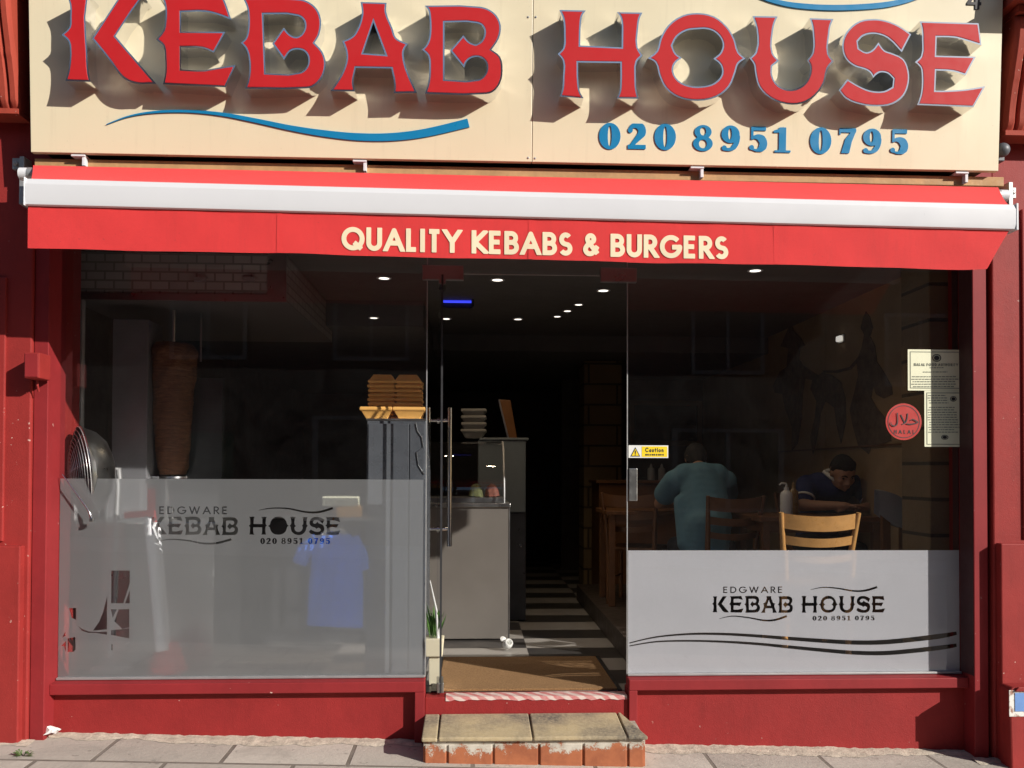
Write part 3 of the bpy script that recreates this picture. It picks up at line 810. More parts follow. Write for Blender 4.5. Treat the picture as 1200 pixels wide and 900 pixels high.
LET = {
 'K': [[(77, -7), (81.7, 5), (82, 20), (81.2, 31.5), (72, 40.5), (80.2, 48.7), (81.9, 60), (81.7, 69), (79.7, 84), (76.5, 94.5), (106, 95.7), (103.5, 85), (102, 62), (102, 0), (105, -6)],
       [(141, -6), (137, 0), (107.7, 45), (120, 60), (130.5, 73.5), (141, 88), (147, 93), (153, 96), (163.5, 98.3), (175.5, 98), (183, 98), (135, 42), (163.5, 0), (168, -5)]],
 'E1': [[(186, -4), (191, 0), (193.5, 9), (193.4, 24), (191.5, 35), (183, 46), (191.5, 54), (193.3, 68), (193.5, 84), (191, 98.5), (264, 102), (276, 76), (262, 78), (244.5, 81), (240, 82), (212, 81), (212, 55.5), (237, 56.3), (250.5, 61.5), (264, 37), (212, 36.7), (212, 14), (240, 13.5), (255, 17), (271, 23), (263, 0), (261, -4)]],
 'B1': [[(284.5, -2), (288.5, 6), (290.5, 15), (290, 37.5), (287.5, 45), (282, 50), (287.5, 56), (291, 66), (292, 84), (290, 96), (287, 103.5), (355, 103.5), (365.5, 102), (374.5, 94.5), (380, 84), (381.2, 70.5), (377.5, 60), (368.5, 50), (374, 40.5), (376, 22.5), (371.5, 10.5), (362.5, 2.5), (353, -1)],
        [(308.5, 16.5), (349, 18.5), (355, 22.5), (357.3, 30), (354, 39), (347.5, 43), (340, 40.5), (332.5, 32), (319, 51), (333, 70), (340, 60), (347.5, 57.7), (356.5, 60), (361, 67.5), (359.5, 78), (352, 84.5), (311, 85.5)]],
 'A': [[(422.5, 2), (453, 3), (452.5, 13.5), (460, 33), (464, 44), (470.5, 48), (478, 51), (473.5, 58.5), (473, 64.5), (476.5, 81), (488.5, 108.5), (461.5, 109), (462, 99), (458.5, 80), (417, 79.3), (414, 96), (416, 107), (387, 106.5), (394, 97), (401.5, 84), (406, 69), (405, 58.5), (401, 48), (410.5, 44), (416, 39), (424, 16.5), (423.5, 9)],
       [(437.5, 26), (451.5, 64), (425.5, 62)]],
 'B2': [[(497.5, 6.3), (501.5, 11), (503, 18), (503.4, 40), (500.5, 51), (494.5, 58), (501.5, 65), (503, 78), (502, 96), (498, 109.5), (565, 110.3), (577, 108), (586, 97.5), (589, 82.5), (586, 66), (576, 58), (584.5, 45), (587, 30), (582, 18), (572.5, 10.5), (562, 7.5)],
        [(521, 26), (559, 27), (565, 30), (567.7, 38), (564, 48), (557.5, 52), (550, 49), (543, 41), (527.5, 59), (544, 79.3), (547, 72), (554.5, 67), (563.5, 67.5), (569.5, 73.5), (570.3, 81), (567, 88.5), (560.5, 93), (521, 93)]],
 'H': [[(655.5, 11.3), (686.5, 12), (682.5, 18), (681, 26), (680, 53), (728.5, 55.3), (728.7, 40), (728.3, 25), (726.5, 18.5), (723, 14), (753, 14.5), (749.5, 22), (748, 33), (747.3, 55), (753, 65), (746.5, 72), (745.3, 90), (746, 105), (748.5, 115.6), (722.5, 115.3), (726, 107), (727, 96), (727, 73.7), (677.5, 73), (678, 96), (680, 108), (684, 115), (656, 113), (659, 103), (659.7, 90), (659.5, 70.5), (653.5, 63), (660, 56), (661, 40), (660.5, 26), (659, 19)]],
 'O': [[(818, 15), (799.5, 18), (783, 29.5), (774, 44.5), (769.5, 59.5), (759, 68), (768, 73), (772.5, 88), (780, 103), (795, 114), (817.5, 118), (840, 113.5), (855, 101.5), (862, 85), (865.5, 74.5), (873.7, 68.5), (865.5, 61), (861, 46), (852, 31), (837, 19)],
       [(817.5, 34), (805.5, 35.5), (793.5, 43), (788, 53.5), (792, 62.5), (799, 67.5), (791, 74.5), (789, 83.5), (795, 94), (807, 100), (822, 101), (837, 97), (846, 86.5), (844.5, 76), (836, 68.5), (844.5, 61), (847, 50.5), (840, 39), (829.5, 34)]],
 'U': [[(882, 18.5), (911.5, 19), (908, 27), (906, 36), (905.7, 62), (913, 71), (905, 77.5), (905, 88), (912, 100), (927, 105), (940.5, 100), (948, 89.5), (949.5, 77.5), (946, 70.5), (952.3, 61), (952.7, 40), (951.5, 29), (949, 21), (977, 22), (973.5, 30), (972, 40), (971, 63), (977, 71.5), (970, 80.5), (966, 97), (955.5, 112), (940.5, 121), (922.5, 122), (903, 115), (889.5, 101.5), (885, 85), (883.5, 75), (878.5, 68), (885.7, 60.5), (886.7, 34)]],
 'S': [[(1068, 40), (1053.5, 30), (1038.5, 24), (1024, 22), (1007.5, 24.5), (994.7, 34), (988, 46.5), (988, 61), (993, 71), (1003, 78), (1014, 81.3), (1020, 85), (1023.5, 91), (1027, 87.5), (1032, 84.7), (1040.5, 86), (1047, 92), (1046, 101.5), (1036, 106.5), (1020, 106), (1005.7, 100), (993, 92.5), (983, 105.5), (991, 115), (1007.5, 122), (1027.7, 124.5), (1046, 122), (1059, 112.5), (1065, 98), (1065, 83), (1059, 69), (1044, 61.5), (1037, 59), (1029.5, 49.5), (1022, 58.5), (1015, 61), (1006.5, 56.5), (1005.5, 48.5), (1012, 42), (1026, 39.5), (1040.5, 44.5), (1057, 61)]],
 'E2': [[(1078, 24.7), (1147, 27), (1150.5, 53), (1130, 46.7), (1119, 44), (1098, 43.4), (1097.3, 65), (1143.7, 66.2), (1132, 88), (1117.5, 83.6), (1097.3, 82.4), (1096.4, 106), (1108, 106), (1132, 104.4), (1155, 100.7), (1141, 125.5), (1075, 122.9), (1079.5, 109), (1080.5, 87), (1079, 79), (1072.5, 72.3), (1079.5, 65.5), (1080.8, 46.7), (1080.3, 34)]],
}
def rounded(c, hard):
    # gentle curve through the traced corners where they bend softly
    P = [Vector(p) for p in c]; k = len(P); out = []
    for i in range(k):
        a, b_, c_, d = P[i - 1], P[i], P[(i + 1) % k], P[(i + 2) % k]
        out.append(tuple(b_))
        t1 = (b_ - a).angle_signed(c_ - b_, 0); t2 = (c_ - b_).angle_signed(d - c_, 0)
        lim = R(hard)
        if abs(t1) < lim or abs(t2) < lim:
            ma = b_ - a if abs(t1) < lim else (c_ - b_); mb = d - c_ if abs(t2) < lim else (c_ - b_)
            L2 = (c_ - b_).length
            if (abs(t1) > R(3) and abs(t1) < lim) or (abs(t2) > R(3) and abs(t2) < lim):
                ta = ((b_ - a).normalized() + (c_ - b_).normalized()).normalized() * L2 if abs(t1) < lim else (c_ - b_)
                tb = ((c_ - b_).normalized() + (d - c_).normalized()).normalized() * L2 if abs(t2) < lim else (c_ - b_)
                for t in (.36, .68):
                    h1 = 2 * t ** 3 - 3 * t * t + 1; h2 = t ** 3 - 2 * t * t + t; h3 = -2 * t ** 3 + 3 * t * t; h4 = t ** 3 - t * t
                    out.append(tuple(b_ * h1 + ta * h2 + c_ * h3 + tb * h4))
    return out
LW = {}
yl = lambda off: (lambda z: ysign(z) - off)
for key, cons in LET.items():
    W = [rounded([sp(*p, LD) for p in c], 50) for c in cons]
    LW[key] = W
    b = MB(); b.prism(W, yl(LD - .002), yl(-.006))
    # the folded metal returns are never quite square: their back edges wander a few millimetres
    h_ = len(b.v) // 2; rj = random.Random(key); b.v[h_:] = [(x + rj.uniform(-.0045, .0045), y, z + rj.uniform(-.0045, .0045)) for x, y, z in b.v[h_:]]
    lt = b.build('letter', M['letter_steel'], SIGN)
    b = MB(); b.prism(inset(W, .0085), yl(LD + .001), yl(LD - .004)); b.build('letter_face', M['letter_red'], lt)
def swoosh(pts, wid, off=.010):
    q = [sp(*p, off) for p in pts]; s = 4.4 / 1005
    return ribbon(q, [x * s for x in wid])
b = MB()
sw1 = swoosh([(124, 145.5), (150, 136), (180, 131), (220, 130), (260, 133.5), (300, 141), (340, 149.5), (380, 156), (420, 160), (460, 160), (500, 155), (549, 143.5)], [.6, 1.5, 2.5, 3, 4, 5, 6, 7.5, 8.5, 9, 9.5, 10])
b.prism([sw1], yl(.007), yl(.0)); b.build('swoosh', M['blue'], SIGN)
b = MB()
sw2 = swoosh([(880, -9), (905, 0), (935, 6), (980, 8.5), (1030, 6), (1062, 0), (1090, -10)], [3, 5, 6, 6.5, 6.5, 6, 5])
b.prism([sw2], yl(.007), yl(.0)); b.build('swoosh', M['blue'], SIGN)
# house number's foot, peeping in at the top right corner
b = MB()
four = [[(1133.5, 5.5), (1133.3, 3.2), (1143.2, -11), (1148, -11), (1148, 2.5), (1150, 2.6), (1149.8, 5.8), (1147.8, 5.8), (1147.6, 10.8), (1142.8, 10.8), (1142.8, 5.7)], [(1138, 2.4), (1142.9, 2.5), (1142.9, -4.5)]]
b.prism([[sp(*p, .004) for p in c] for c in four], yl(.005), yl(0)); b.build('house_number', M['ink'], SIGN)
digs = [('0', 702, 727, 144, 174), ('2', 735, 758.5, 144.5, 174), ('0', 767, 792, 145, 175), ('8', 812.5, 836.5, 146.5, 176), ('9', 845, 868.5, 147, 177), ('5', 877.5, 900.5, 148, 177),
        ('1', 907, 928, 149, 178), ('0', 949.5, 974.5, 149.3, 179.5), ('7', 982.5, 1005, 150, 179), ('9', 1011, 1034.5, 150.7, 180), ('5', 1043, 1066, 151.5, 180)]
for ch, x0, x1, y0, y1 in digs:
    cs, wd = digit(ch)
    a, c = sp(x0, y1, .01), sp(x1, y0, .01)
    b = MB(); b.prism(place(cs, a[0], a[1], c[0] - a[0], c[1] - a[1], wd), yl(.005), yl(0)); b.build('digit', M['blue'], SIGN)
for px, py in ((619, 185), (627, 185.5), (619, 20), (628, 20)):
    b = MB(); q = sp(px, py); b.lathe([(.0055, 0), (.0055, .002), (.003, .004)], (q[0], ysign(q[1]), q[1]), 10, (0, -1, 0)); b.build('screw', M['dull_steel'], SIGN)

# ------------------------------------------------------------------ awning
AW = thing('awning', 'red retractable awning with white front bar and cream lettering on its valance', 'awning', (.27, -.3, 2.93))
RY, RZ, RR = -.325, 2.935, .042
def zbar(x): return 2.8195 - (x + 2.106) / 4.775 * .040      # the bar hangs a little lower at its right end
b = MB(); b.tube([(-2.24, RY, RZ), (2.77, RY, RZ - .02)], RR * .8, 18); b.build('roller', M['dull_steel'], AW, smooth=40)
b = MB(); nx, ns = 60, 7; vs = []; fs = []
for j in range(ns + 1):
    for i in range(nx + 1):
        u = i / nx; t = j / ns
        x = (-2.215 + 4.975 * u) * (1 - t) + (-2.09 + 4.735 * u) * t
        a = -.8 + t * 2.3
        if t < .25: th = 2.0 - t / .25 * 1.0; yy, zz = RY - RR * math.cos(th) * 1.02, RZ + RR * math.sin(th)
        p0 = Vector((RY - .012, RZ + RR - .02 * u)); p1 = Vector((-.60, zbar(x) + .002))
        yy, zz = p0.x + (p1.x - p0.x) * t, p0.y + (p1.y - p0.y) * t - .010 * math.sin(math.pi * t) * (1 + .3 * math.sin(u * 19)) 
        vs.append((x, yy, zz))
for j in range(ns):
    for i in range(nx):
        a = j * (nx + 1) + i; fs.append((a, a + 1, a + nx + 2, a + nx + 1))
b.add(vs, fs); cl = b.build('canvas', M['awning'], AW, smooth=60)
b = MB(); prof = [(-.622, -.125), (-.626, -.10), (-.626, -.03), (-.620, -.006), (-.606, 0), (-.56, -.002), (-.55, -.02), (-.55, -.115), (-.56, -.128), (-.612, -.13)]
x0, x1 = -2.106, 2.668
vs = [(x0, y, zbar(x0) + z) for y, z in prof] + [(x1, y, zbar(x1) + z) for y, z in prof]; k = len(prof)
fs = [(i, (i + 1) % k, k + (i + 1) % k, k + i) for i in range(k)] + [tuple(range(k - 1, -1, -1)), tuple(range(k, 2 * k))]
b.add(vs, fs); b.build('front_bar', M['white_metal'], AW, smooth=12)
for x0, x1 in ((-2.112, -2.1065), (2.6685, 2.680)):
    b = MB(); zz = zbar(x0); b.box(x0, x1, -.628, -.548, zz - .132, zz + .002); b.build('bar_end_cap', M['white_metal'], AW, bevel=.003)
def yval(x, z):
    t = (2.69 - z) / .2
    return -.607 + .0035 * t * math.sin(x * 2.3 + 1) + .0018 * t * math.sin(x * 7.3 + math.sin(x * 2) * 2) + .0008 * math.sin(x * 17 + z * 20)
b = MB(); nx, nz = 120, 10; vs = []; fs = []
for j in range(nz + 1):
    for i in range(nx + 1):
        t = j / nz; u = i / nx
        x = -2.10 + (4.745 - .115 * t) * u
        zt = zbar(x) - .128; zb = 2.492 - (x + 2.1) / 4.6 * .040 + .002 * math.sin(x * 3.7 + 2 * math.sin(x)) + .0012 * math.sin(x * 13)
        if x > 2.42: zb += (x - 2.42) * .05
        z = zt + (zb - zt) * t; vs.append((x, yval(x, z), z))
for j in range(nz):
    for i in range(nx):
        a = j * (nx + 1) + i; fs.append((a, a + nx + 1, a + nx + 2, a + 1))
b.add(vs, fs); val = b.build('valance', M['awning'], AW, smooth=60)
T_, Wt = text_cons('QUALITY KEBABS & BURGERS', .105, .075, space=.38)
pa, pb, pc = at(400, 293, -.612), at(853.5, 304, -.612), at(400, 265.5, -.612)
cs = place(T_, pa.x, pa.z, pb.x - pa.x, pc.z - pa.z, Wt, pb.z - pa.z)
b = MB(); b.prism(cs, -.0)
b.v = [(x, yval(x, z) - .003, z) for x, y, z in b.v]
b.build('lettering', M['text_cream'], val)
for xs_ in (-.93, .27, 1.47):                           # sewn joints of the cloth
    b = MB(); k = 8; vs = [(xs_ + d_, yval(xs_, 2.49 + .18 * j / k) - .0016, 2.495 - (xs_ + 2.1) / 4.6 * .04 + .19 * j / k) for j in range(k + 1) for d_ in (-.011, .011)]
    b.add(vs, [(2 * j, 2 * j + 1, 2 * j + 3, 2 * j + 2) for j in range(k)]); b.build('seam', M['awning'], val)
for x, zz in ((-2.27, RZ), (2.80, RZ - .02)):
    s = -1 if x < 0 else 1
    b = MB(); b.tube([(x - s * .045, RY, zz), (x + .012 * s, RY, zz)], .032, 16); b.build('roller_end', M['white_metal'], AW, smooth=40)
    pz = ((27, 184), (27, 240)) if s < 0 else ((1183, 214), (1183, 252)); pb = ((19.5, 192), (19.5, 192)) if s < 0 else ((1186, 226), (1186, 226))
    q0_, q1_ = at(*pz[0], -.22), at(*pz[1], -.22); q2_ = at(*pb[0], -.18)
    b = MB(); b.box(q0_.x - .012, q0_.x + .012, -.232, -.150, q1_.z, q0_.z); b.box(q2_.x - .022, q2_.x + .022, -.182, -.150, q2_.z - .03, q2_.z + .03)
    b.lathe([(.013, 0), (.013, .01), (.006, .014)], (q2_.x, -.184, q2_.z), 12, (0, -1, 0))
    b.build('wall_bracket', M['dull_steel'], AW, bevel=.003)
for px, py in ((97, 188), (423, 196), (814, 205), (1121, 210)):
    q = at(px, py, -.26); b = MB(); b.box(q.x - .035, q.x + .035, -.315, -.20, 3.035, 3.045); b.box(q.x + .018, q.x + .034, -.31, -.277, 2.99, 3.0345)
    b.build('mounting_clip', M['white_metal'], AW, bevel=.002)
for s, x0 in ((1, -1.9), (-1, 2.45)):
    b = MB(); b.tube([(x0, -.20, 2.88), (x0 + s * 1.0, -.34, 2.80)], .02, 10); b.tube([(x0 + s * 1.0, -.34, 2.80), (x0 + s * .1, -.545, 2.76)], .017, 10)
    b.build('folding_arm', M['white_metal'], AW, smooth=40)

# ------------------------------------------------------------------ frosted film with the lettering left clear
def kb(keys, x0, x1, z0, z1, fill_o=False):
    W = []
    for kk in keys:
        for i, c in enumerate(LW[kk]):
            if kk == 'O' and fill_o and i == 1: continue
            W.append(c)
    ax = min(p[0] for c in W for p in c); bx = max(p[0] for c in W for p in c)
    az = min(p[1] for c in W for p in c); bz = max(p[1] for c in W for p in c)
    return [[(x0 + (p[0] - ax) / (bx - ax) * (x1 - x0), z0 + (p[1] - az) / (bz - az) * (z1 - z0)) for p in c] for c in W]
FY = .004
def fp(px, py): q = at(px, py, FY); return (q.x, q.z)
def fbox(cs, W, px0, px1, py0, py1):
    a, c = fp(px0, py1), fp(px1, py0); return place(cs, a[0], a[1], c[0] - a[0], c[1] - a[1], W)
def logo(kx, hx, ky, ex, ey, phx, phy, lo, up, fill):
    out = []
    a, c = fp(kx[0], ky[1]), fp(kx[1], ky[0]); out += kb(['K', 'E1', 'B1', 'A', 'B2'], a[0], c[0], a[1], c[1])
    a, c = fp(hx[0], ky[1]), fp(hx[1], ky[0]); out += kb(['H', 'O', 'U', 'S', 'E2'], a[0], c[0], a[1], c[1], fill)
    T, W = text_cons('EDGWARE', .075, .30); out += fbox(T, W, *ex, *ey)
    T, W = text_cons('020 8951 0795', .1, .24, space=.55); out += fbox(T, W, *phx, *phy)
    s = 4.72 / 1005
    for pts, wd in (lo, up): out.append(ribbon([fp(*p) for p in pts], [q * s for q in wd], 4))
    return out
wv = [.5, 1.2, 1.6, 2.0, 2.4, 2.6]
holes = logo((173.5, 279), (291.5, 399.5), (605.5, 627), (186.5, 266.5), (593.5, 602.5), (305, 387), (630.5, 637.5),
             ([(184, 634.5), (200, 632), (220, 633.5), (240, 637), (256, 636), (271, 632)], wv), ([(303, 598), (318, 595.5), (338, 596), (358, 600), (374, 600), (390, 595.5)], wv), True)
torn = [[(130.4, 668.6), (152, 668.6), (152, 684), (144.5, 707), (130.4, 707)], [(152, 692), (152, 707), (146.5, 707)],
        [(125.6, 698), (125.3, 737.5), (109, 739), (116, 729), (121, 717)], [(130, 714), (137, 714), (132, 724)], [(139, 714), (151.4, 714), (151.4, 735), (143, 737), (134, 728)],
        [(130, 738.5), (151.4, 736.5), (151.4, 748), (140, 746), (130, 744)], [(81, 712.8), (89.3, 712.4), (89.4, 726.4), (84, 724)],
        [(91, 733), (97, 737.5), (104, 740), (115, 740.8), (125.4, 740.2), (125.3, 743.8), (112, 741.6), (103, 741.5), (96, 739)],
        [(79.3, 748), (88.4, 746.5), (88.7, 761), (86, 764), (79.3, 764)], [(72, 757), (77.3, 751), (77, 764), (75, 757)], [(73, 747), (76.6, 740), (76.8, 745)],
        [(130.3, 755), (132, 755), (132, 762), (130.3, 762)], [(139, 760), (146, 762.5), (142, 761)]]
holes += [[fp(*p) for p in c] for c in torn]
def film(x0, x1, z0, z1, holes, mat, parent):
    b = MB(); b.prism([[(x0, z0), (x1, z0), (x1, z1), (x0, z1)]] + holes, FY); return b.build('frosted_film', mat, parent)
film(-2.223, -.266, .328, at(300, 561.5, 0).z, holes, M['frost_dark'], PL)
holes = logo((834.5, 929), (939, 1037.5), (698, 718.5), (847.5, 917), (687.3, 695), (952, 1025), (721.5, 727.2),
             ([(843, 725), (858, 722), (878, 724), (895, 727), (908, 726.5), (922, 722)], wv), ([(950, 691), (965, 688.3), (982, 689.5), (1000, 692.5), (1014, 692), (1028, 688)], wv), False)
s = 4.72 / 1005
for pts, wd in (([(737.5, 753.5), (769, 746.5), (808, 743), (847, 743), (887, 745.2), (926, 748.3), (965, 751), (1004, 753), (1043, 752), (1098, 746), (1121, 742)], [1.2, 1.8, 2.4, 3, 3.6, 4.2, 4.8, 5.2, 5.6, 6, 4]),
                ([(737.5, 757), (769, 752), (808, 751), (847, 752), (887, 754.5), (926, 758.3), (965, 762), (1004, 765), (1043, 765), (1098, 759.5), (1121, 756)], [1.2, 1.8, 2.2, 2.6, 3.2, 3.8, 4.4, 4.8, 5.2, 5.6, 4])):
    holes.append(ribbon([fp(*p) for p in pts], [q * s for q in wd], 5))
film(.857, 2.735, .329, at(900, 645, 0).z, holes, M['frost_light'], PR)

# ------------------------------------------------------------------ things stuck on the glass
def disc(cx, cz, r, k=48): return [(cx + r * math.cos(2 * math.pi * i / k), cz + r * math.sin(2 * math.pi * i / k)) for i in range(k)]
def rect(px0, px1, py0, py1, y):
    a, c = at(px0, py1, y), at(px1, py0, y); return [(a.x, a.z), (c.x, a.z), (c.x, c.z), (a.x, c.z)]
M['yellow'] = plain('yellow_vinyl', (.85, .62, .02), .4, var=.04)
M['paper'] = plain('cream_paper', (.78, .78, .58), .7, var=.05, scale=5)
M['paper_print'] = plain('grey_print', (.20, .21, .17), .8, var=.1)
M['sticker_red'] = plain('red_sticker', (.42, .025, .02), .45, var=.05)
CS = thing('caution_sticker', 'small yellow and white caution sticker on the right window pane beside the door', 'sticker', at(760, 529, -.002))
b = MB(); b.prism([rect(736.5, 783, 522, 536.5, 0)], -.0020); b.build('backing', M['white'], CS)
b = MB(); b.prism([rect(752, 781.7, 523.3, 535.4, 0)], -.0030); b.build('yellow_field', M['yellow'], CS)
b = MB(); tri = [at(738.5, 535, 0), at(750.3, 535, 0), at(744.4, 524, 0)]; tri = [(p.x, p.z) for p in tri]; b.prism([tri], -.0030); b.build('warning_triangle', M['ink'], CS)
b = MB(); b.prism(inset([tri], .0045), -.0036); b.build('warning_field', M['yellow'], CS)
b = MB(); b.prism([rect(743.7, 745.1, 528, 531.8, 0), rect(743.7, 745.1, 532.5, 533.6, 0)], -.0042)
T, W = text_cons('Caution', .11, .17, sharp=False); a, c = at(756, 530, 0), at(777.5, 524.6, 0); b.prism(place(T, a.x, a.z, c.x - a.x, c.z - a.z, W), -.0036)
b.build('lettering', M['ink'], CS); b = MB()
for i in range(9):
    x0 = 756 + i * 2.5; b.prism([rect(x0, x0 + (1.7 if i % 3 else 2.1), 532, 533.9, 0)], -.0036)
b.build('small_print', M['ink'], CS)
HS = thing('halal_sticker', 'round red sticker with black arabic lettering on the right window pane', 'sticker', at(1059, 494, -.002))
q = at(1059, 494.2, -.002); px = 4.72 / 1005
b = MB(); b.prism([disc(q.x, q.z, 22 * px)], -.0020); b.build('red_disc', M['sticker_red'], HS)
b = MB(); b.prism([disc(q.x, q.z, 19.6 * px), disc(q.x, q.z, 18.8 * px)], -.0030); b.build('ring_line', M['ink'], HS)
b = MB()
def inkline(pts, wd): return ribbon([(at(x, y, 0).x, at(x, y, 0).z) for x, y in pts], [w_ * px for w_ in wd], 5)
for pts, wd in (([(1051, 483.8), (1051.4, 490), (1051.3, 495), (1049.5, 498.5), (1046, 499), (1043.6, 497), (1043.4, 494.5)], [1.3, 1.3, 1.4, 1.5, 1.5, 1.2, .6]),
                ([(1055.2, 486), (1057.5, 491), (1060, 496)], [1.4, 1.4, 1.3]), ([(1063, 484.5), (1062.6, 490), (1060.8, 495), (1056.5, 497.6)], [1.3, 1.3, 1.4, 1.1]),
                ([(1066.3, 493), (1068.5, 491.6), (1071.5, 492.6), (1075, 495), (1071, 496.4), (1066, 497.2), (1061.5, 496.6)], [.7, 1.3, 1.4, 1.2, 1.4, 1.5, 1.0])):
    b.prism([inkline(pts, wd)], -.0036 - .0004 * len(pts))
T, W = text_cons('HALAL', .09, .55); a, c = at(1047.5, 508.3, 0), at(1071.5, 503.8, 0); b.prism(place(T, a.x, a.z, c.x - a.x, c.z - a.z, W), -.0036)
b.build('lettering', M['ink'], HS)
def certificate(px0, px1, py0, py1, y, label, head, seals, lines):
    q = at((px0 + px1) / 2, py1, y)
    t = thing('certificate', label, 'certificate', q)
    b = MB(); b.prism([rect(px0, px1, py0, py1, y)], y); b.build('sheet', M['paper'], t)
    b = MB(); rnd = random.Random(int(px0))
    P = lambda x, z, yy=0: at(x, z, y)
    for (t_, x0, x1, y0, y1, r) in head:
        T, W = text_cons(t_, r, .22); a, c = P(x0, y1), P(x1, y0); b.prism(place(T, a.x, a.z, c.x - a.x, c.z - a.z, W), y - .0015)
    if head: b.build('heading', M['paper_print'], t); b = MB()
    for (ya, yb, xa, xb) in lines:
        z = ya
        while z < yb:
            x = xa + rnd.uniform(0, 2)
            e = xb - rnd.uniform(0, 8)
            while x < e:
                wl = rnd.uniform(1.5, 5); b.prism([rect(x, min(e, x + wl), z, z + .9, y)], y - .0015); x += wl + .8
            z += 2.9
    b.build('printed_text', M['paper_print'], t)
    for cx, cy, rx, ry in seals:
        b = MB(); c = P(cx, cy); o_ = [(c.x + rx * px * math.cos(a_ * math.pi / 14), c.z + ry * px * math.sin(a_ * math.pi / 14)) for a_ in range(28)]
        i_ = [(c.x + (p[0] - c.x) * .8, c.z + (p[1] - c.z) * .8) for p in o_]; j_ = [(c.x + (p[0] - c.x) * .62, c.z + (p[1] - c.z) * .62) for p in o_]
        b.prism([o_, i_], y - .0017); b.prism([j_], y - .0017); b.build('seal', M['ink'], t)
    b = MB(); o_ = rect(px0 + 2.5, px1 - 2.5, py0 + 2.5, py1 - 2.5, y); b.prism([o_] + inset([o_], .0035), y - .0013); b.build('border_line', M['paper_print'], t)
certificate(1064, 1128.5, 410, 457.5, -.0075, 'wide cream certificate headed HALAL FOOD AUTHORITY, stuck above the narrow one', [('HALAL FOOD AUTHORITY', 1071, 1122.5, 426, 428.8, .13)],
            [(1097.5, 419.5, 5.5, 4.6)], [(430.5, 432, 1089, 1106), (435.5, 437, 1080, 1114), (441, 455, 1068, 1125)])
certificate(1083.5, 1129, 457.8, 523.5, -.0075, 'tall narrow cream certificate with two oval stamps on the right pane below the wide one', [], [(1117, 467.5, 4, 3.2), (1107, 512.5, 4.4, 2.8)], [(463, 474, 1087, 1112), (477, 506, 1087, 1125)])

# ------------------------------------------------------------------ step, threshold tape, mat, door
mt, N_, L_, bb = new_mat('sandstone_slab')
co = coords(N_)
st_ = ramp(N_, L_, noise(N_, L_, 3.2, 6, .6, co), [(.40, (.44, .345, .20)), (.56, (.26, .21, .14)), (.70, (.11, .095, .08))])
L_.new(mixc(N_, L_, ramp(N_, L_, noise(N_, L_, 60, 4, .6, co), [(.4, (0,) * 3), (.7, (.5,) * 3)]), st_, (.50, .41, .27)), bb.inputs['Base Color'])
bb.inputs['Roughness'].default_value = .9; bump(N_, L_, bb, noise(N_, L_, 45, 8, .7, co), .5, .006)
M['sandstone'] = mt
mt, N_, L_, bb = new_mat('flaking_brick')
co = coords(N_)
sx_ = N_.new('ShaderNodeSeparateXYZ'); L_.new(co, sx_.inputs[0]); cb_ = N_.new('ShaderNodeCombineXYZ'); L_.new(sx_.outputs[0], cb_.inputs[0]); L_.new(sx_.outputs[2], cb_.inputs[1])
tb = N_.new('ShaderNodeTexBrick'); tb.inputs['Scale'].default_value = 1; tb.inputs['Brick Width'].default_value = .235; tb.inputs['Row Height'].default_value = .4; tb.inputs['Mortar Size'].default_value = .008; tb.offset = 0
tb.inputs['Color1'].default_value = (.36, .115, .05, 1); tb.inputs['Color2'].default_value = (.27, .085, .045, 1); tb.inputs['Mortar'].default_value = (.42, .37, .30, 1)
mp_ = N_.new('ShaderNodeMapping'); mp_.inputs['Location'].default_value = (.07, .11, 0); L_.new(cb_.outputs[0], mp_.inputs[0]); L_.new(mp_.outputs[0], tb.inputs[0])
# flaked white paint that survives mostly on the upper half of the bricks
ma = N_.new('ShaderNodeMath'); ma.operation = 'MULTIPLY_ADD'; L_.new(sx_.outputs[2], ma.inputs[0]); ma.inputs[1].default_value = 2.6
L_.new(noise(N_, L_, 9, 9, .8, co), ma.inputs[2])
pk = ramp(N_, L_, ma.outputs[0], [(.62, (0,) * 3), (.665, (1,) * 3)])
L_.new(mixc(N_, L_, pk, ramp(N_, L_, noise(N_, L_, 7, 7, .7, co), [(.3, (.25, .075, .035)), (.6, (.40, .13, .055)), (.75, (.20, .08, .05))]), ramp(N_, L_, noise(N_, L_, 9, 6, .7, co), [(.35, (.30, .27, .22)), (.65, (.55, .50, .43))])), bb.inputs['Base Color'])
bb.inputs['Roughness'].default_value = .9; bump(N_, L_, bb, pk, .35, .004)
M['flaking'] = mt
STEP = thing('door_step', 'low brick doorstep with worn buff stone slabs and flaking white paint', 'step', (.30, -.38, 0))
xa, xb = at(493, 862, -.38).x, at(760, 862, -.38).x
b = MB(); b.hexa([(xa + .012, -.357, zp(xa, 0) - .1), (xb - .012, -.357, zp(xb, 0) - .1), (xb - .012, -.062, zp(xb, 0) - .1), (xa + .012, -.062, zp(xa, 0) - .1)],
                 [(xa + .012, -.357, .088), (xb - .012, -.357, .088), (xb - .012, -.062, .10), (xa + .012, -.062, .10)])
rnd = random.Random(21); x = xa + .014
for wd_ in (.118, .232, .232, .225, .228, .12):
    x2 = min(x + wd_, xb - .016); dz = rnd.uniform(-.003, .003)
    zb_ = zp((x + x2) / 2, -.36)
    b.box(x + .007, x2 - .007, -.3655 + rnd.uniform(-.002, .002), -.34, max(zb_ - .02, .004 + dz) if False else zb_ - .02, .0655 + dz + .004); b.box(x + .006, x2 - .006, -.364 + rnd.uniform(-.002, .002), -.34, .078 + dz, .0895)
    x = x2
b.build('brick_base', M['flaking'], STEP, bevel=.004)
cuts = [xa, at(513, 862, -.38).x, at(624.5, 862, -.38).x, at(735, 862, -.38).x, xb]
